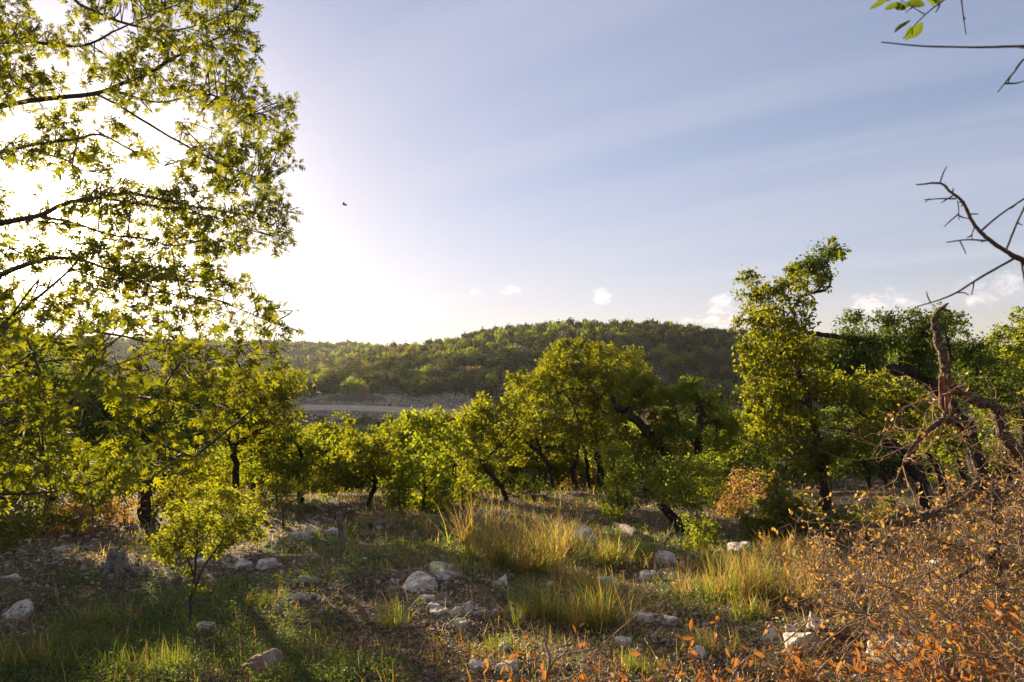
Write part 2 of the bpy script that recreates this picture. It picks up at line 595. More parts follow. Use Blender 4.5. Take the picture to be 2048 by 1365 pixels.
def drape(name, px0, px1, dfun, lift, mat, label, n=90, k=10):
    pxs = np.linspace(px0, px1, n)
    V = []
    for px in pxs:
        a, b = dfun(px)
        d = np.linspace(a, b, k)
        x = (px - CX) / F_PX * d
        V.append(np.stack([x, d, G(x, d) + lift], -1))
    i = np.arange(n - 1)[:, None] * k + np.arange(k - 1)
    F = np.stack([i, i + k, i + k + 1, i + 1], -1).reshape(-1, 4)
    return tag(MB().add(np.concatenate(V), F).obj(name, mat, smooth=True), label, kind='structure')


def clearing_d(px):
    t = (px - 560) / (1010 - 560)
    wv = 2.5 * math.sin(px * .045) + 1.5 * math.sin(px * .13)
    e = min(1, max(0, min(t, 1 - t) * 5))
    return 150 - 9 * e + wv * e, 151 + 15 * e + wv * e


def road_d(px):
    c = 147.5 + 2.0 * math.sin(px * .012)
    return c - 2.6, c + 2.6


drape('bare_clearing', 560, 1010, clearing_d, .05, M['bare'], 'pale bare clearing at the foot of the far hill')
drape('dirt_road', 600, 985, road_d, .12, M['road'], 'pale dirt road crossing the clearing below the far hill')

# ------------------------------------------------------------------ trees


def crown_leaves(mb, centers, radii, leaf, cover, r, up=.5, rc=.26, flat=.75, T=LEAF_T, F=LEAF_F):
    """fills blobs with leaf clumps; returns clump centres"""
    cl = []
    for c, rad in zip(centers, radii):
        area = leaf * leaf * .27
        n = int(cover * math.pi * rad * rad / area)
        rcl = min(rc, rad * .5)
        nc = max(4, int(n / 34))
        dirs = unit(r.normal(size=(nc, 3)))
        rr = rad * r.random(nc) ** .42
        k = c + dirs * rr[:, None] * np.array([1, 1, .9])
        cl.append(k)
        idx = r.integers(0, nc, n)
        off = r.normal(size=(n, 3)) * rcl * np.array([.6, .6, .6 * flat]) * r.uniform(.55, 1.25, nc)[idx][:, None]
        pos = k[idx] + off
        fr = rot_frames(n, up, r, facing=unit(off) * .7)
        mb.add(*stamp(T, F, fr, pos, leaf * r.uniform(.65, 1.3, n)))
    return np.concatenate(cl)


def path3(path, d, base=None):
    """(px, py, width px[, depth offset]) -> points and radii"""
    pts, rad = [], []
    for q in path:
        dd = d + (q[3] if len(q) > 3 else 0)
        pts.append(P(q[0], q[1], dd))
        rad.append(q[2] / F_PX * dd / 2 * .78)
    pts, rad = np.array(pts), np.array(rad)
    return pts, rad


def tree(name, label, d, trunk, branches=(), blobs=(), mat='live_oak', bark='bark', leaf=.085, cover=1.9, cat='tree',
         group=None, rc=.26, spread=.95, seed=0, stems=(), twig_n=.6, T=LEAF_T, F=LEAF_F, up=.5, crown='crown', more=()):
    r = np.random.default_rng(seed + abs(int(trunk[0][0])) * 7 + 11)
    cover, leaf, rc = cover * 1.3, leaf * 1.3, rc * .70
    tp, tr = path3(trunk, d)
    x0, y0 = tp[0][0], tp[0][1]
    g = float(G(x0, y0)) - .06
    if tp[0][2] > g:                       # carry the trunk down into the ground
        tp = np.vstack([[x0, y0, g], tp])
        tr = np.concatenate([[tr[0] * 1.35], tr])
    else:
        tp[0][2] = g
    base = tp[0].copy()
    e = empty(name, base, label, cat, group)
    # flare at the foot
    sk_p, sk_r = [], []

    def limb(nm, p, rad, sides):
        V, FF = tube(p, rad, sides, 5, .07, .22, r)
        MB().add(V, FF).obj(nm, M[bark], e, base, True)
        C, W = catmull(p, rad, 5)
        sk_p.append(C)
        sk_r.append(W)

    limb('trunk', tp, tr, 10)
    for s in stems:
        p, rad = path3(s, d)
        gg = float(G(p[0][0], p[0][1])) - .05
        p[0][2] = min(gg, p[0][2])
        if p[0][2] > gg:
            p[0][2] = gg
        limb('trunk', p, rad, 8)
    for b in branches:
        p, rad = path3(b, d)
        limb('branch', p, rad, 8)
    SP, SR = np.concatenate(sk_p), np.concatenate(sk_r)
    if len(blobs):
        mb, tw = MB(), MB()
        cen, rads = [], []
        for q in blobs:
            dd = (q[3] if len(q) > 3 else r.normal() * spread * q[2] / F_PX * d)
            cen.append(P(q[0], q[1], d + dd))
            rads.append(q[2] / F_PX * d * 1.2)
        order = np.argsort([np.min(np.linalg.norm(SP - c, axis=1)) for c in cen])
        for k in order:
            c, rad = cen[k], rads[k]
            dist = np.linalg.norm(SP - c, axis=1) + np.maximum(0, SP[:, 2] - c[2]) * .8
            i = int(np.argmin(dist))
            a = SP[i]
            wr = min(SR[i] * .75, rad * .055 + .006)
            mid = (a + c) / 2 + r.normal(size=3) * rad * .22
            mid2 = a * .25 + c * .75 + r.normal(size=3) * rad * .18
            p = np.array([a, mid, mid2, c])
            rr = np.array([wr, wr * .8, wr * .6, wr * .35])
            tw.add(*tube(p, rr, 5, 3, 0, .3, r))
            C, W = catmull(p, rr, 3)
            SP, SR = np.vstack([SP, C]), np.concatenate([SR, W])
            cl = crown_leaves(mb, [c], [rad], leaf, cover, r, up, rc, .75, T, F)
            sel = r.random(len(cl)) < twig_n
            for k2 in cl[sel]:
                i = int(np.argmin(np.linalg.norm(C - k2, axis=1) + .2 * r.random(len(C))))
                m_ = (C[i] + k2) / 2 + r.normal(size=3) * rad * .10
                w0 = max(.004, wr * .25)
                tw.add(*tube(np.array([C[i], m_, k2]), np.array([w0, w0 * .7, .003]), 3, 2, 0, 0, r, cap=False))
        tw.obj('twigs', M[bark], e, base, True, 'stuff')
        mb.obj(crown, M[mat], e, base, False, 'stuff')
        for (mm, blobs2, lf) in more:
            mb2 = MB()
            crown_leaves(mb2, [P(q[0], q[1], d + (q[3] if len(q) > 3 else 0)) for q in blobs2], [q[2] / F_PX * d for q in blobs2], lf, cover, r, up, rc, .75, T, F)
            mb2.obj('dry_foliage', M[mm], e, base, False, 'stuff')
    return e


def gd(px, py):
    return float(ground_at(px, py)[1])


# left woodland behind the red oak
tree('oak_tree', 'leafy oak with a thick dark straight trunk behind the low red oak boughs at left', gd(290, 1046),
     [(290, 1046, 34), (286, 970, 27), (291, 890, 24), (302, 825, 19), (285, 765, 12), (270, 700, 8)],
     [[(291, 890, 14), (330, 830, 11), (385, 780, 7)], [(302, 825, 12), (240, 770, 9), (180, 735, 6)]],
     [(270, 850, 40), (345, 790, 48), (120, 800, 56), (400, 815, 46), (175, 865, 50), (350, 875, 42), (60, 720, 50)],
     'dark_oak', seed=1, cover=1.5)
tree('oak_tree', 'oak with a leaning dark trunk and rounded crown beside the gap to the valley', 18.5,
     [(468, 985, 20), (472, 935, 16), (466, 895, 14), (452, 862, 12), (480, 828, 10), (515, 800, 7)],
     [[(466, 895, 10), (500, 870, 8), (540, 850, 5)]],
     [(520, 768, 46), (572, 768, 36), (500, 828, 46), (566, 828, 36), (450, 800, 42), (485, 872, 36), (540, 862, 28), (430, 850, 36), (405, 790, 40)],
     'live_oak', seed=2)
tree('oak_tree', 'bushy low oak left of the pale dead sapling, crown reaching near the ground', 20.0,
     [(600, 992, 14), (596, 955, 12), (604, 920, 9), (596, 890, 6)], [],
     [(540, 880, 40), (600, 898, 40), (520, 926, 38), (622, 936, 38), (662, 900, 36), (570, 950, 34), (650, 965, 26), (575, 862, 26)],
     'bright', seed=3)
tree('oak_tree', 'dim oak filling the left edge of the frame behind the boughs', 20.5,
     [(105, 1008, 24), (98, 940, 20), (90, 880, 16), (60, 800, 12)], [[(98, 940, 12), (150, 880, 10), (190, 830, 6)]],
     [(40, 720, 66), (15, 810, 70), (105, 890, 56), (-10, 620, 50), (-60, 720, 80), (-80, 860, 70), (40, 900, 40)],
     'dark_oak', seed=4, leaf=.1, cover=1.6)
tree('oak_tree', 'slanting oak trunk at the left frame edge under the lowest bough', 13.5,
     [(-30, 1050, 26), (15, 1010, 22), (48, 968, 18), (75, 920, 12)], [],
     [(90, 880, 48), (40, 900, 50), (-40, 880, 60), (20, 840, 55), (-90, 800, 80), (-60, 700, 80)], 'live_oak', seed=5, leaf=.09, cover=1.4)
# row across the middle
tree('oak_tree', 'small oak with a short black bent trunk above the dry grass', gd(738, 1012),
     [(736, 1012, 13), (744, 990, 12), (750, 966, 11), (742, 930, 9), (748, 900, 6)], [[(750, 966, 6), (705, 930, 4)]],
     [(702, 918, 36), (760, 908, 40), (722, 882, 32), (664, 932, 32), (692, 958, 22), (784, 945, 24), (740, 940, 30)], 'live_oak', seed=6)
tree('elm_sapling', 'bright green bushy young tree between the two bent oaks', gd(850, 1024),
     [(846, 1024, 7), (850, 980, 6), (846, 930, 5), (852, 880, 3)], [[(850, 980, 4), (880, 940, 3)], [(848, 990, 4), (815, 950, 3)]],
     [(850, 868, 42), (884, 925, 36), (818, 925, 40), (850, 972, 38), (800, 975, 24), (892, 985, 28), (836, 1000, 20), (868, 1010, 24), (838, 848, 28), (905, 880, 26)],
     'bright', seed=7)
tree('oak_tree', 'oak with a black trunk curving left up into a pale yellow-green crown', gd(1012, 1003),
     [(1014, 1003, 14), (1004, 975, 12), (982, 950, 11), (965, 925, 10), (952, 890, 7)], [[(965, 925, 6), (1000, 890, 5), (1030, 860, 3)], [(1006, 985, 5), (1030, 992, 3), (1044, 1002, 2)]],
     [(950, 852, 40), (990, 832, 40), (932, 900, 36), (998, 888, 38), (1032, 852, 36), (922, 862, 26), (1040, 806, 26), (972, 806, 20), (960, 930, 30)], 'live_oak', seed=8)
# the grove
tree('oak_tree', 'oak at the left side of the grove, slim trunk bowing left', 25.5,
     [(1108, 978, 13), (1098, 940, 12), (1084, 912, 11), (1058, 888, 9), (1040, 860, 6)], [[(1084, 912, 7), (1070, 860, 6), (1062, 810, 4)]],
     [(1060, 788, 40), (1046, 845, 38), (1086, 830, 38), (1064, 880, 30), (1040, 905, 26), (1085, 765, 30), (1036, 760, 20)], 'live_oak', seed=9)
tree('oak_tree', 'oak in the middle of the grove with an arm reaching left', 25.8,
     [(1152, 986, 15), (1146, 945, 13), (1142, 915, 12), (1122, 900, 10), (1090, 893, 7)], [[(1146, 945, 9), (1160, 880, 8), (1150, 820, 6), (1125, 780, 4)]],
     [(1120, 758, 46), (1160, 800, 38), (1112, 848, 40), (1150, 876, 34), (1180, 840, 34), (1132, 915, 22)], 'live_oak', seed=10)
tree('oak_tree', 'tallest oak of the grove with a twisted dark limb through its round crown', 26.5,
     [(1206, 978, 20), (1200, 930, 17), (1190, 880, 15), (1180, 840, 13), (1196, 806, 11), (1184, 780, 9)],
     [[(1184, 780, 12), (1150, 778, 10), (1110, 790, 8), (1092, 796, 5)], [(1196, 806, 8), (1220, 770, 6), (1210, 730, 4)], [(1190, 880, 7), (1170, 850, 6), (1130, 842, 4), (1100, 850, 3)]],
     [(1204, 706, 36), (1152, 722, 40), (1242, 762, 42), (1262, 722, 28), (1212, 778, 42), (1196, 870, 34), (1100, 735, 32), (1190, 740, 36), (1130, 700, 22), (1275, 770, 30), (1222, 830, 34)], 'live_oak', seed=11)
tree('oak_tree', 'slim dark trunk standing close beside the tallest oak of the grove', 28.0,
     [(1178, 972, 11), (1174, 930, 10), (1166, 890, 9), (1160, 860, 6)], [], [(1165, 850, 30), (1190, 890, 26), (1140, 875, 26)], 'dark_oak', seed=12)
tree('oak_tree', 'oak with a thick black trunk leaning steeply left out of the bright shrubs', 23.0,
     [(1352, 950, 28), (1330, 908, 26), (1298, 866, 24), (1262, 832, 21), (1236, 815, 17), (1222, 790, 10)], [[(1262, 832, 10), (1262, 800, 8), (1280, 770, 5)]],
     [(1268, 782, 36), (1240, 820, 34), (1302, 800, 36), (1332, 846, 34), (1242, 868, 34), (1290, 760, 26), (1280, 900, 30), (1316, 880, 26)], 'live_oak', seed=13)
tree('oak_tree', 'oak with a broken upright trunk and short snapped stub, right of the leaning trunk', 22.5,
     [(1398, 958, 22), (1396, 900, 20), (1398, 860, 18), (1404, 828, 16), (1400, 812, 9)], [[(1400, 852, 10), (1420, 846, 9), (1436, 842, 6)], [(1396, 900, 8), (1360, 850, 6), (1350, 810, 4)]],
     [(1376, 782, 26), (1342, 800, 36), (1418, 812, 38), (1440, 856, 36), (1380, 764, 18), (1468, 852, 30), (1342, 870, 34), (1378, 872, 34), (1430, 900, 30), (1458, 890, 28)], 'bright', seed=14)  # brighter leaf colour stands in for sunlight on this crown
tree('oak_tree', 'tall oak left of the arched trunk, its crown hanging in a high ragged column', gd(1650, 1030),
     [(1646, 1030, 32), (1652, 985, 28), (1644, 930, 24), (1632, 870, 20), (1618, 810, 16), (1600, 750, 12), (1570, 700, 8)],
     [[(1632, 870, 10), (1590, 850, 8), (1545, 845, 5)], [(1618, 810, 9), (1560, 790, 7), (1525, 770, 4)]],
     [(1568, 640, 50), (1534, 606, 38), (1508, 588, 28), (1600, 562, 26), (1556, 700, 56), (1540, 758, 48), (1602, 756, 46), (1538, 818, 44), (1598, 826, 44),
      (1592, 888, 42), (1640, 918, 46), (1502, 702, 24), (1526, 866, 28), (1510, 650, 34), (1510, 795, 24), (1496, 560, 15), (1545, 570, 22), (1615, 700, 26), (1482, 556, 9, 0), (1486, 646, 13, 0), (1488, 742, 14, 0), (1500, 822, 15, 0), (1642, 566, 13, 0), (1618, 606, 11, 0), (1584, 536, 15, 0), (1664, 484, 9, 0), (1690, 508, 8, 0)],
     'live_oak', seed=15, leaf=.075)
tree('oak_tree', 'arched oak, huge dark trunk bending over left with one bare limb rising against the sky', 20.0,
     [(1975, 1010, 46), (1958, 930, 42), (1925, 850, 38), (1880, 790, 35), (1842, 752, 31), (1795, 740, 28), (1752, 742, 23), (1712, 712, 18), (1672, 674, 15)],
     [[(1712, 690, 14), (1670, 674, 14), (1628, 668, 12), (1594, 654, 11), (1586, 630, 10), (1596, 602, 10), (1618, 588, 8), (1654, 578, 6), (1662, 552, 5), (1650, 520, 3)],
      [(1628, 588, 5), (1650, 560, 4), (1640, 520, 3), (1660, 496, 2)], [(1594, 654, 8), (1572, 658, 6), (1540, 650, 4)],
      [(1795, 740, 12), (1800, 690, 9), (1780, 640, 6)], [(1880, 790, 12), (1900, 720, 9), (1890, 660, 6)], [(1618, 588, 5), (1630, 602, 4), (1626, 622, 3)]],
     [(1680, 722, 48), (1742, 692, 44), (1800, 682, 44), (1850, 664, 40), (1902, 690, 44), (1960, 722, 46), (1780, 640, 24), (1872, 640, 24), (1690, 680, 26), (1820, 720, 40),
      (1650, 722, 38), (1692, 765, 42), (1704, 642, 20), (1722, 805, 40), (1990, 780, 44), (1920, 770, 40), (1850, 720, 30), (1905, 640, 18), (1655, 508, 24, 0), (1624, 534, 26, 0), (1676, 506, 12, 0), (1640, 560, 20, 0), (1606, 545, 22, 0)],
     'dark_oak', seed=16, leaf=.08, cover=2.3)
tree('oak_tree', 'pale-trunked oak leaning left in front of the arched oak', 17.2,
     [(1856, 1026, 30), (1842, 968, 27), (1818, 920, 24), (1785, 893, 20), (1752, 868, 16), (1724, 826, 13), (1704, 792, 9)],
     [[(1818, 920, 9), (1850, 870, 7), (1880, 850, 5)], [(1752, 868, 7), (1700, 862, 5), (1660, 855, 3)]],
     [(1684, 800, 40), (1742, 846, 36), (1820, 800, 38), (1700, 880, 36), (1650, 770, 36), (1770, 800, 36), (1800, 850, 26), (1735, 760, 28)], 'live_oak', seed=17)
tree('oak_tree', 'slim curved oak on the bare brown slope, its low dark foliage hanging over', 24.0,
     [(1746, 1000, 14), (1738, 965, 13), (1732, 935, 12), (1722, 905, 9)], [], [(1715, 900, 36), (1745, 880, 34), (1690, 930, 32), (1730, 935, 22)], 'dark_oak', seed=18)
tree('oak_tree', 'slim oak with an S-bend in its trunk on the bare brown slope', 26.0,
     [(1782, 985, 12), (1772, 960, 12), (1756, 935, 11), (1752, 905, 8)], [], [(1760, 890, 32), (1790, 870, 32), (1735, 870, 24)], 'dark_oak', seed=19)
tree('oak_tree', 'twin-stemmed oak on the brown slope behind the broken dead trunk', 20.0,
     [(1888, 1010, 18), (1880, 960, 17), (1862, 920, 15), (1846, 890, 10)], [], [(1840, 860, 40), (1880, 840, 36), (1900, 890, 30), (1860, 800, 36)], 'live_oak', seed=20,
     stems=[[(1940, 1012, 16), (1926, 960, 14), (1915, 920, 12), (1900, 880, 8)]])
tree('oak_tree', 'sunlit pale green oak at the right frame edge behind the dark crown', 28.0,
     [(2060, 985, 26), (2050, 880, 22), (2040, 780, 14), (2030, 720, 8)], [],
     [(2016, 684, 34), (2042, 742, 44), (1992, 760, 34), (2064, 664, 46), (2000, 820, 40), (2050, 820, 50), (2110, 730, 60), (1985, 700, 24)], 'bright', seed=21, leaf=.1)

for k, (px, base_d, mt, bl, lab) in enumerate([
        (300, 16.5, 'dark_oak', [(150, 800, 56), (60, 785, 56), (-20, 800, 60), (225, 835, 48), (330, 850, 46), (80, 850, 56), (400, 868, 36), (270, 880, 36)], 'oak crown added behind the straight dark trunk to shade the left foreground'),  # dense oak added to throw shade on the left foreground
        (505, 23.0, 'bright', [(500, 900, 36), (530, 870, 34), (470, 930, 34), (545, 925, 30)], 'fresh green oak behind the leaning trunk, low in the gap'),
        (648, 24.5, 'live_oak', [(640, 872, 34), (680, 862, 32), (610, 890, 30), (660, 905, 34), (700, 900, 26), (640, 940, 28)], 'oak crown showing above and behind the low bushy oak'),
        (800, 25.5, 'bright', [(800, 862, 36), (770, 880, 30), (835, 850, 28), (790, 915, 32), (760, 930, 24)], 'pale green oak crown between the black bent trunk and the bright young tree, further back'),
        (905, 25.0, 'live_oak', [(905, 862, 32), (880, 846, 28), (930, 840, 26), (910, 905, 34), (895, 945, 26)], 'oak crown filling the gap right of the bright green young tree'),
        (1070, 29.0, 'live_oak', [(1060, 920, 34), (1020, 935, 30), (1110, 930, 30), (1080, 890, 32), (1150, 935, 26)], 'low oak thicket seen between the trunks of the grove'),
        (1290, 28.0, 'dark_oak', [(1270, 920, 34), (1310, 930, 32), (1250, 940, 26), (1300, 880, 30)], 'dark thicket behind the steeply leaning trunk'),
        (1480, 27.0, 'dark_oak', [(1480, 890, 36), (1510, 925, 32), (1450, 930, 32), (1540, 900, 30), (1420, 945, 24)], 'dark thicket left of the ragged tall oak'),
        (1500, 31.0, 'bright', [(1500, 845, 34), (1540, 830, 36), (1470, 860, 26), (1560, 870, 30), (1580, 790, 34)], 'pale yellow-green oak glimpsed behind the ragged tall oak')]):
    tree('oak_tree', lab, base_d, [(px, 985, 12), (px + 4, 945, 10), (px - 5, 905, 8), (px + 6, 870, 5)], [], bl, mt, seed=80 + k, leaf=.09, cover=3.2 if k == 0 else 1.9)

# shrubs of the clearing
tree('shrub', 'tall narrow bright green shrub left of the leaning trunk', gd(1238, 1046),
     [(1238, 1046, 6), (1236, 1000, 5), (1230, 950, 4), (1226, 905, 3)], [], [(1226, 905, 26), (1236, 948, 28), (1224, 992, 26), (1252, 1005, 24), (1248, 965, 20), (1222, 1030, 18)],
     'bright', cat='shrub', leaf=.055, seed=22, bark='twig')
tree('shrub', 'wide bright green shrub with pale stems under the leaning trunk', gd(1392, 1056),
     [(1396, 1056, 6), (1392, 1020, 5), (1384, 980, 4), (1400, 935, 3)], [[(1394, 1040, 4), (1362, 1000, 3), (1336, 955, 2)]],
     [(1332, 938, 28), (1402, 938, 32), (1362, 975, 34), (1424, 968, 26), (1340, 985, 26), (1396, 1000, 26), (1310, 962, 18), (1372, 940, 18)],
     'bright', cat='shrub', leaf=.055, seed=23, bark='pale_twig')
tree('shrub', 'knee-high bright green bush beside the white boulder', gd(1402, 1106),
     [(1402, 1106, 4), (1400, 1080, 3), (1396, 1045, 2)], [], [(1394, 1048, 24), (1404, 1076, 26), (1386, 1090, 20), (1420, 1060, 14)], 'bright', cat='shrub', leaf=.045, cover=1.7, seed=24, bark='twig')
CED = np.array([(0, 0, 0), (.19, .4, .05), (0, 1, 0), (-.19, .4, .05)])
tree('juniper_shrub', 'largest feathery dark green juniper bush beside the brown dead shrub', gd(1570, 1082),
     [(1572, 1082, 8), (1568, 1040, 6), (1560, 1000, 4), (1548, 965, 2)], [], [(1560, 1000, 32), (1592, 1028, 42), (1524, 1040, 36), (1562, 1058, 38), (1544, 966, 18), (1500, 1062, 22), (1620, 1050, 30), (1552, 985, 20), (1530, 1075, 26), (1590, 1070, 26)],
     'cedar', cat='shrub', leaf=.075, cover=2.8, seed=25, T=CED, rc=.16)
tree('juniper_shrub', 'low juniper bush right of the largest one, at the foot of the ragged oak', gd(1704, 1078),
     [(1704, 1078, 6), (1706, 1055, 4), (1712, 1020, 2)], [], [(1682, 1050, 30), (1732, 1040, 30), (1762, 1022, 22), (1710, 1060, 28), (1650, 1058, 22)],
     'cedar', cat='shrub', leaf=.075, cover=2.4, seed=26, T=CED, rc=.16)
tree('dead_shrub', 'brown dead-leaved shrub left of the largest juniper bush', gd(1470, 1036),
     [(1476, 1036, 5), (1480, 1000, 4), (1490, 965, 2)], [], [(1482, 975, 34), (1452, 1000, 28), (1512, 958, 26), (1475, 1016, 24), (1520, 990, 22), (1440, 1018, 16)],
     'dry', cat='shrub', leaf=.050, cover=.75, seed=27, more=[('bright', [(1500, 1000, 22), (1468, 1016, 20), (1490, 960, 16)], .05)], bark='twig')
for k, (px, py, lab, mt, bl) in enumerate([
        (185, 1040, 'dim brownish bush left of the straight dark trunk', 'live_oak', [(180, 990, 34), (210, 1010, 26), (150, 1010, 28), (185, 960, 24)]),
        (60, 1075, 'low sunlit thicket bush at the left edge behind the shaded stones', 'live_oak', [(50, 1010, 36), (90, 1030, 30), (20, 1040, 30), (120, 1045, 24)]),
        (385, 1020, 'yellow-green bush just right of the straight dark trunk', 'live_oak', [(370, 960, 34), (410, 980, 28), (350, 990, 24), (400, 940, 26)]),
        (110, 990, 'bushy pale understorey shrub behind the slanting trunk', 'bright', [(120, 940, 30), (150, 925, 28), (190, 930, 24), (100, 965, 26)]),
        (455, 1005, 'small bush between the leaning trunk and the yellow sapling', 'live_oak', [(450, 960, 26), (475, 975, 24), (430, 985, 20)]),
        (250, 1052, 'brown half-bare bush touching the straight dark trunk on its left', 'dry', [(235, 1015, 28), (215, 1030, 22), (250, 1036, 18)]),
        (345, 1044, 'dim olive bush filling the gap right of the straight dark trunk', 'cedar', [(340, 985, 36), (365, 1010, 30), (325, 1020, 24)]),
        (10, 1100, 'dark bush at the very left edge above the thin white slab', 'cedar', [(0, 1050, 40), (40, 1070, 30), (-40, 1050, 40)]),
        (150, 1070, 'rusty low bush in the shade between the slanting and straight trunks', 'dry', [(145, 1030, 30), (110, 1045, 26), (180, 1045, 24)]),
        (800, 1026, 'low green bush at the right foot of the short black bent trunk', 'live_oak', [(795, 995, 22), (815, 1008, 18), (775, 1006, 16)]),
        (925, 1020, 'rounded low bush between the bright young tree and the trunk curving left', 'live_oak', [(925, 985, 26), (945, 1000, 20), (905, 1004, 20), (930, 960, 18)]),
        (1060, 1000, 'small shadowed bush under the left side of the grove', 'dark_oak', [(1060, 965, 24), (1080, 980, 18), (1040, 980, 18)]),
        (1290, 1000, 'dark bush filling the shade behind the wide bright shrub', 'dark_oak', [(1290, 940, 30), (1310, 970, 26), (1275, 975, 24)]),
        (1510, 1000, 'dark bush behind the brown dead shrub', 'dark_oak', [(1500, 930, 30), (1530, 950, 26), (1470, 945, 24), (1555, 965, 22)]),
        (555, 1018, 'olive bush behind the thin dark bent sapling', 'live_oak', [(550, 975, 28), (575, 990, 22), (525, 992, 22)]),
        (700, 985, 'small green bush behind the fence post', 'bright', [(640, 965, 22), (680, 965, 24), (620, 985, 18)])]):
    tree('shrub', lab, gd(px, py), [(px, py, 6), (px - 2, py - 30, 4), (px, py - 60, 2)], [], bl, mt, cat='shrub', leaf=.06, cover=1.2, seed=40 + k, bark='twig')
tree('young_tree', 'small yellow-green sapling with two thin stems in the left foreground', gd(380, 1256),
     [(378, 1256, 9), (382, 1200, 8), (390, 1140, 7), (394, 1085, 5), (398, 1040, 3)],
     [[(384, 1190, 6), (410, 1130, 5), (440, 1090, 4), (462, 1050, 2)], [(388, 1150, 5), (372, 1110, 4), (350, 1075, 2)], [(394, 1100, 4), (420, 1060, 3), (430, 1010, 2)]],
     [(350, 1085, 34), (420, 1010, 36), (478, 1032, 36), (392, 1062, 38), (328, 1112, 22), (446, 1075, 34), (372, 1040, 30), (505, 1050, 26), (455, 995, 26), (400, 985, 18),
      (316, 1085, 18), (350, 1015, 16), (430, 1100, 22), (520, 1075, 14), (372, 1145, 14), (395, 1180, 12)],
     'yellow', cat='sapling', leaf=.026, cover=1.5, seed=60, bark='twig', rc=.10, spread=.9)
tree('young_tree', 'thin dark bent sapling with few leaves between the yellow sapling and fence post', gd(566, 1062),
     [(565, 1062, 6), (566, 1036, 5), (572, 1012, 4), (598, 996, 4), (622, 978, 3), (642, 955, 2)], [[(566, 1030, 3), (560, 1000, 2), (575, 960, 1.5)], [(598, 996, 2), (606, 965, 1.5), (600, 940, 1)]],
     [(575, 985, 22), (612, 975, 22), (640, 960, 16), (560, 1010, 14)], 'live_oak', cat='sapling', leaf=.045, cover=.45, seed=61, bark='twig')

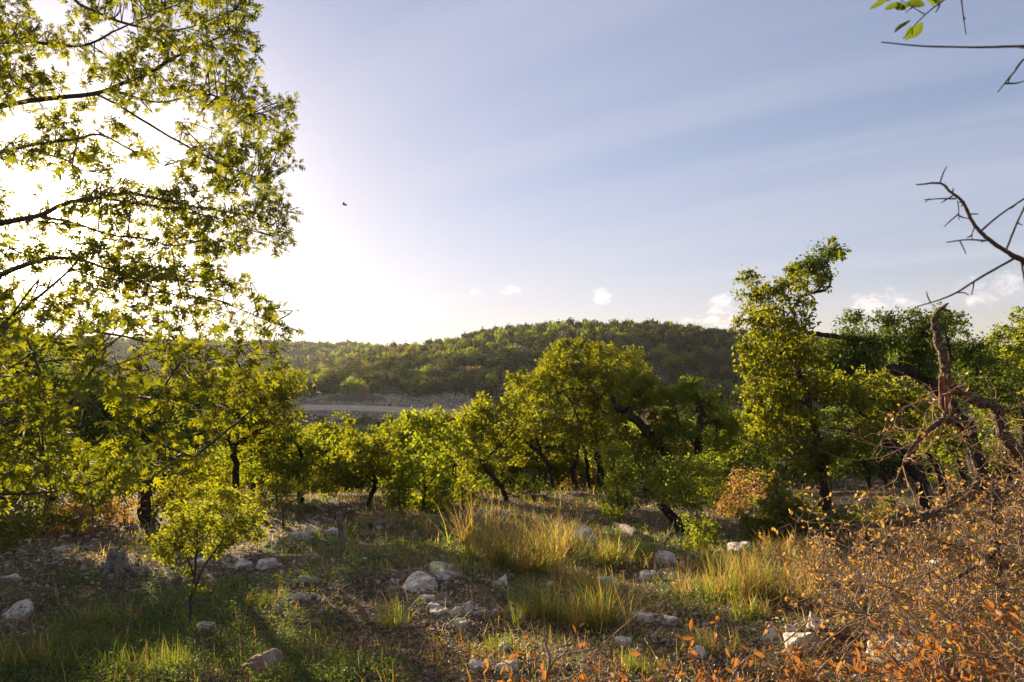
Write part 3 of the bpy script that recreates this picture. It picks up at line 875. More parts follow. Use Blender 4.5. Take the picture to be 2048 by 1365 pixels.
# ------------------------------------------------------------------ the red oak overhead at left
r = np.random.default_rng(101)
oak_base = np.array([-6.6, 5.6, float(G(-6.6, 5.6)) - .05])
oak = empty('red_oak_tree', oak_base, 'big backlit oak whose pointed-lobed leafy boughs fill the left side', 'tree')
MB().add(*tube(np.array([oak_base, oak_base + (.1, 0, 1.2), oak_base + (.0, .1, 2.6), oak_base + (.2, .1, 4.4), oak_base + (.3, .2, 6.5)]), [.26, .21, .19, .15, .08], 12, 6, .06, .1, r)).obj('trunk', M['bark'], oak, oak_base, True)
BR = [  # (px, py, width px, depth)
    [(-60, 225, 15, 5.4), (0, 213, 13, 5.3), (100, 197, 12, 5.2), (190, 188, 11, 5.1), (240, 170, 9, 5.0), (300, 145, 8, 5.0), (345, 118, 7, 4.9), (400, 92, 5, 4.9), (470, 62, 3, 4.9)],
    [(190, 188, 7, 5.1), (232, 208, 6, 5.0), (300, 250, 6, 4.9), (372, 292, 5, 4.8), (450, 332, 4, 4.8), (530, 362, 2, 4.8)],
    [(240, 186, 6, 5.0), (320, 205, 5, 5.2), (420, 190, 4, 5.4), (500, 230, 2, 5.5)],
    [(-50, 90, 10, 5.6), (0, 86, 9, 5.5), (60, 84, 8, 5.4), (130, 92, 7, 5.4), (180, 88, 6, 5.4), (240, 58, 4, 5.4), (330, 20, 3, 5.4), (420, -20, 2, 5.4)],
    [(60, -40, 9, 5.0), (160, 10, 7, 5.0), (260, 50, 6, 5.1), (360, 60, 4, 5.2), (470, 20, 3, 5.2)],
    [(-40, 315, 9, 5.2), (0, 305, 8, 5.1), (70, 290, 7, 5.0), (150, 279, 6, 4.9), (200, 270, 5, 4.9), (262, 300, 4, 4.8), (330, 332, 2, 4.8)],
    [(0, 140, 6, 5.0), (30, 165, 5, 5.0), (72, 196, 5, 5.2)],
    [(60, 300, 5, 4.9), (130, 320, 4, 4.8), (170, 343, 3, 4.7), (240, 335, 2, 4.7)],
    [(-50, 462, 16, 4.9), (0, 447, 14, 4.8), (75, 432, 12, 4.7), (130, 408, 10, 4.6), (200, 395, 9, 4.6), (262, 388, 8, 4.5), (310, 397, 6, 4.5), (400, 416, 4, 4.5), (480, 428, 3, 4.5), (555, 455, 2, 4.5)],
    [(200, 396, 6, 4.6), (330, 417, 5, 4.7), (450, 440, 3, 4.8), (565, 480, 2, 4.8)],
    [(75, 432, 8, 4.7), (150, 447, 6, 4.6), (220, 470, 5, 4.5), (290, 478, 4, 4.5), (350, 492, 4, 4.4), (420, 478, 2, 4.4)],
    [(-40, 565, 15, 4.4), (0, 551, 14, 4.4), (60, 527, 12, 4.3), (105, 517, 10, 4.2), (160, 520, 8, 4.2), (240, 545, 5, 4.1), (340, 560, 4, 4.1), (430, 565, 2, 4.1)],
    [(-30, 665, 9, 3.9), (0, 650, 8, 3.8), (70, 600, 7, 3.8), (140, 540, 5, 3.8), (165, 510, 3, 3.8)],
    [(240, 545, 4, 4.1), (350, 590, 4, 4.2), (430, 600, 3, 4.3), (530, 640, 2, 4.4), (570, 655, 1.5, 4.4)],
    [(-60, 880, 14, 3.6), (0, 855, 12, 3.5), (90, 808, 10, 3.5), (150, 762, 8, 3.5), (180, 722, 7, 3.5), (220, 690, 5, 3.6), (270, 650, 3, 3.6)],
    [(60, 838, 6, 3.5), (150, 812, 5, 3.6), (240, 792, 4, 3.7), (330, 795, 3, 3.8), (430, 770, 2, 3.9)],
    [(130, 698, 9, 4.6), (165, 665, 8, 4.6), (240, 672, 6, 4.5), (330, 694, 4, 4.5), (400, 720, 3, 4.5), (480, 710, 2, 4.5), (545, 690, 1.5, 4.5)],
    [(-30, 995, 8, 3.3), (0, 990, 7, 3.3), (100, 985, 6, 3.3), (170, 970, 5, 3.3), (250, 940, 4, 3.3), (330, 925, 3, 3.4), (410, 918, 2, 3.4)],
    [(-20, 905, 6, 3.9), (80, 870, 5, 3.9), (180, 850, 4, 3.9), (290, 850, 3, 4.0), (380, 820, 2, 4.0), (480, 800, 1.5, 4.1)],
    [(70, 830, 6, 3.5), (82, 900, 5, 3.4), (98, 960, 5, 3.4), (100, 1000, 3, 3.4), (70, 1060, 2, 3.4)],
    [(100, 985, 3, 3.4), (150, 1020, 2, 3.4), (200, 1055, 1.5, 3.4)],
    [(-20, 760, 6, 4.4), (60, 730, 5, 4.4), (150, 720, 4, 4.5), (260, 740, 3, 4.6), (380, 740, 2, 4.6)],
]
SPp = []
for b in BR:
    p = np.array([P(q[0], q[1], q[3]) for q in b])
    rad = np.array([q[2] / F_PX * q[3] / 2 * .8 for q in b])
    if b[0][0] < 0:                                   # boughs that leave the frame run on to the trunk
        t = oak_base + np.array([.15, .08, max(.9, p[0][2] - oak_base[2] - .4)])
        t[2] = min(t[2], oak_base[2] + 6)
        p = np.vstack([t, (t + p[0]) / 2 + (0, 0, .1), p])
        rad = np.concatenate([[rad[0] * 1.9, rad[0] * 1.4], rad])
    elif b[0][1] < 0:
        p = np.vstack([oak_base + (.2, .1, 5.6), p])
        rad = np.concatenate([[rad[0] * 1.6], rad])
    MB().add(*tube(p, rad, 8, 5, .05, .12, r)).obj('branch', M['twig'], oak, oak_base, True)
    C, W = catmull(p, rad, 6)
    SPp.append(C[C[:, 0] / C[:, 1] * F_PX + CX > -80])
SPp = np.concatenate(SPp)
POLY = np.array([(-60, -60), (500, -60), (512, 0), (488, 40), (510, 70), (512, 120), (522, 180), (595, 195), (588, 250), (575, 290), (600, 335), (565, 385), (575, 415), (592, 462), (580, 500), (555, 490),
                 (470, 500), (420, 540), (480, 560), (520, 600), (582, 645), (560, 668), (440, 660), (430, 690), (480, 690), (560, 690), (555, 760), (520, 800), (470, 860), (420, 930), (300, 960), (180, 990), (-60, 1000)], float)


def in_poly(x, y, poly):
    c = np.zeros(len(x), bool)
    n = len(poly)
    for i in range(n):
        x1, y1 = poly[i]
        x2, y2 = poly[(i + 1) % n]
        if y1 != y2:
            c ^= ((y1 > y) != (y2 > y)) & (x < (x2 - x1) * (y - y1) / (y2 - y1) + x1)
    return c


spx, spy = to_px(SPp[:, 0], SPp[:, 1], SPp[:, 2])
cand = np.stack([r.uniform(-60, 600, 9000), r.uniform(-60, 1000, 9000)], 1)
dens = fbm(cand[:, 0] / 70, cand[:, 1] / 46, 3, 21)
lower = cand[:, 1] > 560
gap = np.zeros(len(cand))
for (gx, gy, sx, sy) in [(125, 490, 36, 24), (240, 345, 75, 26), (60, 350, 60, 22), (400, 355, 30, 20), (500, 520, 60, 22), (380, 520, 50, 16), (230, 510, 40, 14), (30, 260, 60, 18), (360, 640, 30, 12), (70, 120, 40, 16), (210, 230, 60, 14), (480, 590, 60, 18)]:
    gap = np.maximum(gap, np.exp(-((cand[:, 0] - gx) / sx) ** 2 - ((cand[:, 1] - gy) / sy) ** 2))
near_edge = np.clip((cand[:, 0] - 430) / 120, 0, 1) * (~lower)
ok = in_poly(cand[:, 0], cand[:, 1], POLY) & (dens + .10 * near_edge - .5 * gap + r.normal(size=len(cand)) * .05 > np.where(lower, .47, .455))
cand = cand[ok]
keep = []
for k, c in enumerate(cand):                        # poisson thinning
    rad = 16 if c[1] < 560 else 23
    if all((c[0] - q[0]) ** 2 + (c[1] - q[1]) ** 2 > rad * rad for q in keep[-400:]):
        keep.append(c)
keep = np.array(keep)
tw = MB()
LP, LM, LS = [], [], []
for c in keep:
    j = int(np.argmin((spx - c[0]) ** 2 + (spy - c[1]) ** 2 + r.uniform(0, 1500, len(spx))))
    a = SPp[j]
    d = a[1] + r.normal() * .45
    if c[1] > 640 and c[0] < 260 and r.random() < .18:
        d = min(d, r.uniform(2.5, 3.2))
    d = max(2.3, d)
    tip = P(c[0], c[1], d)
    ln = np.linalg.norm(tip - a)
    mid = a * .55 + tip * .45 + r.normal(size=3) * ln * .09 + (0, 0, .04 * ln)
    w0 = min(.006, .0022 + .003 * ln)
    tp_ = np.array([a, mid, tip])
    tw.add(*tube(tp_, np.array([w0, w0 * .75, .0014]), 4, 3, 0, 0, r, cap=False))
    n = r.integers(6, 12)
    C, _ = catmull(tp_, np.ones(3), 8)
    back = np.concatenate([np.full(n - n // 3, len(C) - 1), r.integers(len(C) // 2, len(C), n // 3)])
    pos = C[back] + r.normal(size=(n, 3)) * .012
    dirn = unit(tip - mid)
    al = unit(dirn * .6 + r.normal(size=(n, 3)) * .8 + np.array([0, 0, -.25]))
    nr = r.normal(size=(n, 3)) * .75 + np.array([0, 0, 1.0])
    nr = unit(nr - (nr * al).sum(1, keepdims=True) * al)
    fr = np.stack([np.cross(al, nr), al, nr], 2)
    LP.append(pos + al * .018)
    LM.append(fr)
    LS.append(r.uniform(.034, .080, n) * r.uniform(.75, 1.35))
tw.obj('twigs', M['twig'], oak, oak_base, True, 'stuff')
LP, LM, LS = np.concatenate(LP), np.concatenate(LM), np.concatenate(LS)
order = np.argsort(-LS / LP[:, 1] * np.where((to_px(LP[:, 0], LP[:, 1], LP[:, 2])[0] > 5) & (to_px(LP[:, 0], LP[:, 1], LP[:, 2])[1] > 5), 1, .2))
big, rest = order[:300], order[300:]
MB().add(*stamp(OAK_T, OAK_F, LM[rest], LP[rest], LS[rest])).obj('foliage', M['red_oak'], oak, oak_base, False, 'stuff')
leaf_me = MB().add(OAK_T, OAK_F).mesh('oak_leaf', M['red_oak'])
from mathutils import Matrix


def place_leaves(parent, base, me, P_, M_, S_, name='leaf'):
    for p, m, s in zip(P_, M_, S_):
        o = bpy.data.objects.new(name, me)
        COL.objects.link(o)
        o.parent = parent
        mm = Matrix(((m * s)).tolist()).to_4x4()
        mm.translation = (p - base).tolist()
        o.matrix_basis = mm


place_leaves(oak, oak_base, leaf_me, LP[big], LM[big], LS[big])

# ------------------------------------------------------------------ dead wood at right
r = np.random.default_rng(202)


def dead_limb(name, label, cat, d, paths, bark='lichen_bark', part='branch', base=None, group=None, wob=.18):
    pts = [np.array([P(q[0], q[1], q[3] if len(q) > 3 else d) for q in b]) for b in paths]
    rads = [np.array([q[2] / F_PX * (q[3] if len(q) > 3 else d) / 2 * .86 for q in b]) for b in paths]
    if base is None:
        base = pts[0][0].copy()
    e = empty(name, base, label, cat, group)
    allp = []
    for k, (p, w_) in enumerate(zip(pts, rads)):
        MB().add(*tube(p, w_, 9 if w_.max() > .02 else 6, 5, .09 if w_.max() > .02 else .04, wob, r)).obj('trunk' if (k == 0 and part == 'trunk') else 'branch', M[bark], e, base, True)
        allp.append(catmull(p, w_, 5)[0])
    return e, base, allp


sb = np.array([7.2, 8.0, float(G(7.2, 8.0)) - .1])
sbx, sby = to_px(*sb)
snag, snag_b, snag_p = dead_limb('dead_oak', 'broken dead oak trunk with a split orange wound, curving up at the right edge', 'tree', 8.0,
    [[(sbx, sby, 44, 8.0), (2170, 1060, 38), (2085, 965, 34), (2045, 925, 32), (2008, 868, 28), (1992, 820, 27), (1962, 804, 25), (1930, 792, 23), (1902, 772, 24), (1890, 745, 23), (1884, 715, 20), (1874, 672, 18), (1868, 645, 15), (1876, 625, 11), (1896, 607, 4)],
     [(1902, 772, 30), (1892, 800, 30), (1896, 838, 24), (1912, 846, 12)],
     [(1896, 838, 14), (1870, 850, 13), (1838, 878, 12), (1814, 912, 10), (1806, 932, 5)],
     [(1884, 618, 7), (1900, 624, 5), (1906, 634, 2)]], part='trunk', base=sb)
wv = []
for k in range(9):
    a = P(1880 + k * 2.6, 752 + r.uniform(-6, 8), 7.87 - .01 * (k % 3))
    b = P(1882 + k * 2.3, 812 + r.uniform(-22, 22), 7.85 - .01 * (k % 3))
    wv.append((a, b))
mbw = MB()
for a, b in wv:
    mbw.add(*tube(np.array([a, (a + b) / 2 + r.normal(size=3) * .006, b]), [.011, .014, .004], 5, 3, .1, .1, r))
mbw.obj('split_wood', M['raw_wood'], snag, snag_b, True)

DL = np.array(DEAD_T)


def twiggery(parent, base, starts, n, length, r, bark, dirbias=(0, 0, 0), w0=.006, leaves=0, leaf=.05, leafmat='dry', kids=3, big_leaves=0, T=DEAD_T, F=DEAD_F, leaf_up=0.0):
    """a maze of thin twigs out of start points, carrying withered leaves"""
    tw = MB()
    LP, LM, LS = [], [], []
    for k in range(n):
        s = starts[r.integers(len(starts))]
        p = [s]
        dr = unit(r.normal(size=3) + np.asarray(dirbias))
        L = length * r.uniform(.5, 1.3)
        for q in range(5):
            dr = unit(dr + r.normal(size=3) * .38)
            p.append(p[-1] + dr * L / 5)
        p = np.array(p)
        p[:, 2] = np.maximum(p[:, 2], G(p[:, 0], p[:, 1]) + .02)
        tw.add(*tube(p, np.linspace(w0, w0 * .35, 6), 4, 2, .1, .2, r, cap=False))
        tips = [p]
        for j in range(kids):
            i = r.integers(1, 6)
            d2 = unit(unit(p[i] - p[i - 1]) + r.normal(size=3) * .8)
            l2 = L * r.uniform(.2, .5)
            q = np.array([p[i], p[i] + d2 * l2 * .5 + r.normal(size=3) * l2 * .08, p[i] + d2 * l2 + r.normal(size=3) * l2 * .15])
            q[:, 2] = np.maximum(q[:, 2], G(q[:, 0], q[:, 1]) + .02)
            tw.add(*tube(q, [w0 * .55, w0 * .4, w0 * .2], 4, 2, 0, 0, r, cap=False))
            tips.append(q)
        if leaves:
            for q in tips:
                m = r.poisson(leaves)
                if m:
                    C = catmull(q, np.ones(len(q)), 3)[0]
                    i = len(C) - 1 - np.minimum(np.abs(r.normal(size=m)) * len(C) * .28, len(C) - 1).astype(int)
                    LP.append(C[i] + r.normal(size=(m, 3)) * leaf * .22)
                    LM.append(rot_frames(m, leaf_up, r))
                    LS.append(leaf * r.uniform(.55, 1.35, m))
    tw.obj('twigs', M[bark], parent, base, True, 'stuff')
    if leaves:
        LP, LM, LS = np.concatenate(LP), np.concatenate(LM), np.concatenate(LS)
        o_ = np.argsort(-LS / LP[:, 1])
        sel, rest = o_[:big_leaves], o_[big_leaves:]
        if len(rest):
            MB().add(*stamp(T, F, LM[rest], LP[rest], LS[rest])).obj('dry_foliage', M[leafmat], parent, base, False, 'stuff')
        if big_leaves:
            me = MB().add(T, F).mesh('dry_leaf', M[leafmat])
            place_leaves(parent, base, me, LP[sel], LM[sel], LS[sel])


lower_snag = np.concatenate([snag_p[0][5:28], snag_p[1], snag_p[2]])
twiggery(snag, snag_b, lower_snag, 60, .8, r, 'pale_twig', (-.3, -.1, -.5), .007, .8, .055)

limb, limb_b, limb_p = dead_limb('fallen_limb', 'long lichen-spotted dead limb with withered leaves sprawling across the right foreground', 'dead branch', 7.0,
    [[(2100, 1010, 20, 7.6), (2040, 985, 20, 7.4), (1990, 985, 18, 7.3), (1925, 1000, 18, 7.2), (1880, 1018, 18, 7.1), (1838, 1040, 17, 7.0), (1780, 1048, 14, 6.9), (1720, 1052, 10, 6.8), (1650, 1062, 7, 6.7), (1590, 1070, 3, 6.6)],
     [(1930, 1000, 14, 7.2), (1955, 965, 12, 7.3), (1950, 930, 10, 7.4), (1938, 895, 6, 7.5)],
     [(1998, 990, 20, 7.2), (1992, 1050, 18, 6.8), (1996, 1110, 15, 6.5), (2004, 1170, 12, 6.2), (2010, 1230, 8, 5.9)],
     [(1996, 1100, 12, 6.6), (1960, 1125, 10, 6.4), (1930, 1145, 8, 6.3), (1900, 1165, 4, 6.2)],
     [(1840, 1062, 6, 6.9), (1880, 1085, 6, 6.7), (1930, 1095, 6, 6.6), (1990, 1120, 5, 6.5), (2050, 1150, 4, 6.4)],
     [(1905, 1005, 8, 7.2), (1890, 960, 6, 7.2), (1870, 920, 4, 7.3), (1820, 930, 2, 7.3)]])
starts = np.concatenate([limb_p[k] for k in (0, 2, 3, 4)])
twiggery(limb, limb_b, starts, 230, .62, r, 'pale_twig', (-.25, -.5, -1.1), .0056, 2.6, .044, 'dry', 3, 300)
# withered brush nearer the camera, right
bs = np.array([P(px, py, d) for (px, py, d) in [(1700, 1160, 6.0), (1780, 1180, 5.6), (1860, 1150, 5.6), (1940, 1190, 5.2), (2020, 1180, 5.0), (1650, 1130, 6.4), (1740, 1220, 5.3), (2060, 1240, 4.8), (1820, 1240, 5.0), (1980, 1080, 6.6), (2040, 1000, 7.2), (1900, 1230, 5.0), (2040, 1060, 6.4)]])
bs = bs + np.random.default_rng(5).normal(size=(14, 13, 3)).transpose(1, 0, 2)[:, :1, :].reshape(13, 3) * .05
brush_base = ground_at(1850, 1290)
brush = empty('withered_brush', brush_base, 'heap of withered brown-leaved oak brush below the long dead limb at right', 'brush')
twiggery(brush, brush_base, bs, 230, .66, r, 'pale_twig', (0, -.1, -.15), .0050, 2.5, .042, 'dry', 3, 300)
# rusty foreground leaves, close to the lens
RUST_T = np.array([(0, 0, 0), (.13, .22, .03), (.20, .5, .05), (.14, .8, .02), (0, 1, -.06), (-.14, .8, .02), (-.20, .5, .05), (-.13, .22, .03), (0, .25, -.03), (0, .55, -.04), (0, .8, -.05)])
RUST_F = np.array([(0, 1, 8), (8, 1, 2), (8, 2, 9), (9, 2, 3), (9, 3, 10), (10, 3, 4), (0, 8, 7), (7, 8, 6), (6, 8, 9), (6, 9, 5), (5, 9, 10), (5, 10, 4)])
for (lab, pts, n, L, paths) in [
    ('low sprig of rust-red dead leaves at the bottom edge, centre right',
     [(1040, 1372, 3.5), (1120, 1362, 3.4), (1200, 1372, 3.4), (1280, 1372, 3.4), (1340, 1372, 3.3)], 46, .40,
     [[(1060, 1420, 10, 3.3), (1098, 1340, 9, 3.4), (1092, 1290, 7, 3.5), (1088, 1278, 5, 3.5)], [(1140, 1420, 6, 3.4), (1180, 1320, 5, 3.5), (1250, 1250, 3, 3.6), (1300, 1210, 2, 3.7)], [(1098, 1340, 5, 3.4), (1180, 1300, 4, 3.5), (1260, 1286, 2, 3.6)],
      [(1250, 1420, 5, 3.4), (1340, 1330, 4, 3.5), (1400, 1310, 3, 3.5)]]),
    ('low rust-red dead leaves along the bottom edge, between the pale boulders and the corner',
     [(1420, 1368, 3.3), (1500, 1378, 3.2), (1580, 1372, 3.2), (1650, 1378, 3.2), (1720, 1372, 3.1), (1560, 1340, 3.3)], 44, .40,
     [[(1450, 1430, 6, 3.3), (1480, 1330, 5, 3.4), (1560, 1290, 4, 3.5), (1620, 1240, 3, 3.6)], [(1600, 1430, 6, 3.2), (1640, 1340, 5, 3.3), (1700, 1290, 3, 3.4), (1790, 1200, 2, 3.5)]]),
    ('spray of rust-red dead leaves nearest the lens in the bottom right corner',
     [(1800, 1370, 3.0), (1880, 1330, 2.9), (1960, 1310, 2.9), (2040, 1300, 2.8), (1850, 1380, 2.8), (1960, 1370, 2.8), (2060, 1360, 2.8), (1790, 1330, 3.1)], 62, .40,
     [[(1900, 1440, 8, 2.9), (1880, 1330, 7, 3.0), (1840, 1270, 5, 3.1), (1780, 1210, 3, 3.2)], [(2080, 1420, 8, 2.9), (2010, 1320, 6, 2.9), (1960, 1260, 4, 3.0), (1900, 1200, 2, 3.1)]])]:
    p0 = [np.array([P(*q) for q in pts])]
    gb = P(paths[0][0][0], paths[0][0][1], paths[0][0][3])
    gb[2] = float(G(gb[0], gb[1]))
    for b in paths:
        b.insert(0, (b[0][0], to_px(*[P(b[0][0], b[0][1], b[0][3])[0], b[0][3], float(G(P(b[0][0], 0, b[0][3])[0], b[0][3]))])[1], b[0][2], b[0][3]))
    e, eb, ep = dead_limb('rusty_sprig', lab, 'dead branch', 3.3, paths, 'pale_twig', base=gb)
    twiggery(e, eb, np.concatenate(p0 * 3 + [q[len(q) // 5:len(q) * 2 // 5] for q in ep]), int(n * 1.7), L * .62, r, 'pale_twig', (0, .1, -.12), .0036, 1.9, .047, 'rust', 2, 300, RUST_T, RUST_F)

# bare twigs hanging in from the upper right, from a tree outside the frame
tb = np.array([3.6, 2.6, float(G(3.6, 2.6))])
th_, thb, thp = dead_limb('overhanging_tree', 'thin bare twigs and a few green leaves reaching in at the upper right', 'tree', 2.2,
    [[tuple([*to_px(*tb), 90, 2.6]), (2900, 1200, 80, 2.6), (2820, 500, 60, 2.6), (2760, -60, 40, 2.6), (2720, -300, 22, 2.6)],
     [(2810, 640, 40, 2.6), (2400, 640, 24, 2.2), (2200, 560, 17, 2.0), (2110, 538, 14, 2.0), (2048, 522, 12, 2.0), (2010, 502, 10, 2.0), (1972, 475, 9, 2.0), (1945, 445, 8, 2.0), (1925, 405, 7, 2.0), (1898, 382, 6, 2.0), (1880, 367, 5, 2.0), (1832, 370, 3, 2.0)],
     [(2030, 516, 6, 2.0), (1960, 556, 5, 2.02), (1900, 592, 4, 2.04), (1834, 614, 2.5, 2.05)],
     [(1962, 462, 5, 2.0), (2000, 430, 4, 2.02), (2052, 396, 4, 2.05), (2140, 340, 5, 2.1), (2400, 300, 8, 2.3), (2790, 330, 20, 2.6)],
     [(1970, 482, 4, 2.0), (1935, 480, 3.5, 1.98), (1893, 485, 2.5, 1.97)],
     [(2012, 500, 5, 2.0), (2030, 455, 4.5, 2.02), (2055, 400, 4, 2.03)],
     [(2042, 522, 5, 2.0), (2050, 570, 4, 2.0), (2060, 640, 3, 2.0)],
     [(1912, 398, 4, 2.0), (1880, 398, 3, 2.0), (1848, 400, 2, 2.0)],
     [(1915, 402, 3, 2.0), (1917, 420, 2.5, 2.0), (1918, 440, 2, 2.0)],
     [(1950, 452, 3, 2.0), (1944, 468, 2.5, 2.0), (1944, 478, 2, 2.0)],
     [(2765, -20, 20, 2.6), (2400, 60, 12, 2.2), (2150, 90, 8, 1.8), (2048, 93, 6, 1.7), (1950, 95, 5, 1.7), (1850, 93, 4, 1.7), (1762, 85, 3, 1.7)],
     [(2150, 90, 5, 1.8), (2060, 112, 5, 1.7), (2030, 142, 4, 1.7), (1995, 185, 2.5, 1.7)],
     [(2745, -150, 16, 2.6), (2300, -120, 8, 2.1), (2000, -60, 5, 1.8), (1905, -10, 4, 1.8), (1850, 30, 3, 1.8), (1806, 78, 2, 1.8)],
     [(1920, -30, 4, 1.8), (1926, 30, 3, 1.8), (1932, 70, 2, 1.8)],
     [(1850, 30, 3, 1.8), (1830, 18, 2, 1.8), (1800, 0, 2, 1.8)]], 'twig', 'trunk', base=tb, wob=.1)
sp = MB()
for q in thp[1:]:
    for i in range(6, len(q) - 2):
        if r.random() < .22:
            dr = unit(r.normal(size=3) + unit(q[i + 1] - q[i]) * .6)
            L = r.uniform(.012, .05)
            sp.add(*tube(np.array([q[i], q[i] + dr * L * .6, q[i] + dr * L + r.normal(size=3) * .004]), [.0026, .002, .0013], 5, 2, .1, 0, r))
sp.obj('spurs', M['twig'], th_, thb, True, 'stuff')
ov = []
for (px, py, a, s) in [(1775, 2, 200, .05), (1790, -4, 180, .045), (1830, 6, 200, .045), (1812, 20, 150, .04), (1822, 40, 215, .05), (1850, 12, 160, .045), (1868, 18, 110, .05), (1884, 6, 150, .045), (1846, 44, 235, .05), (1824, 52, 250, .04), (1900, 0, 60, .04), (1860, -6, 30, .05), (1800, 10, 190, .04)]:
    al = np.array([math.cos(R(a)), .15, math.sin(R(a))])
    al = unit(al)
    nr = unit(np.cross(al, np.array([.3, .2, 1.0])) + np.array([0, -.8, .6]))
    nr = unit(nr - (nr @ al) * al)
    o = bpy.data.objects.new('leaf', None) if False else None
    ov.append((P(px, py, 1.8), np.stack([np.cross(al, nr), al, nr], 1), s))
ov_me = MB().add(RUST_T * np.array([1.35, 1, 1]), RUST_F).mesh('live_leaf', M['dark_oak'])
place_leaves(th_, thb, ov_me, [q[0] for q in ov], [q[1] for q in ov], [q[2] for q in ov])

# ------------------------------------------------------------------ rocks


def ico(sub):
    t = (1 + 5 ** .5) / 2
    V = [(-1, t, 0), (1, t, 0), (-1, -t, 0), (1, -t, 0), (0, -1, t), (0, 1, t), (0, -1, -t), (0, 1, -t), (t, 0, -1), (t, 0, 1), (-t, 0, -1), (-t, 0, 1)]
    V = [np.array(v) / np.linalg.norm(v) for v in V]
    F = [(0, 11, 5), (0, 5, 1), (0, 1, 7), (0, 7, 10), (0, 10, 11), (1, 5, 9), (5, 11, 4), (11, 10, 2), (10, 7, 6), (7, 1, 8), (3, 9, 4), (3, 4, 2), (3, 2, 6), (3, 6, 8), (3, 8, 9), (4, 9, 5), (2, 4, 11), (6, 2, 10), (8, 6, 7), (9, 8, 1)]
    for _ in range(sub):
        c, nf = {}, []

        def mid(a, b):
            k = (min(a, b), max(a, b))
            if k not in c:
                v = V[a] + V[b]
                V.append(v / np.linalg.norm(v))
                c[k] = len(V) - 1
            return c[k]
        for (a, b, d) in F:
            x, y, z = mid(a, b), mid(b, d), mid(d, a)
            nf += [(a, x, z), (b, y, x), (d, z, y), (x, y, z)]
        F = nf
    return np.array(V), np.array(F)


ICO = {k: ico(k) for k in (0, 1, 2, 3, 4)}


def rock(sub, seed, cuts=14, rough=.05):
    r = np.random.default_rng(seed)
    V, F = ICO[sub]
    V = V * r.uniform(.75, 1.25, 3)
    for k in range(cuts):
        n = unit(r.normal(size=3))
        h = r.uniform(.38, .88)
        dd = V @ n - h
        V -= np.outer(np.maximum(dd, 0) * .92, n)
    if rough:
        q = V * 2.6
        nz = fbm(q[:, 0] + q[:, 2] * .7, q[:, 1] - q[:, 2] * .6, 4, seed % 50) - .5
        V = V * (1 + rough * 3.2 * nz[:, None])
        if sub >= 3:
            q = V * 8
            nz = fbm(q[:, 0] + q[:, 2], q[:, 1] - q[:, 2], 3, seed % 40 + 3) - .5
            V = V * (1 + rough * 1.2 * nz[:, None])
    return V, F


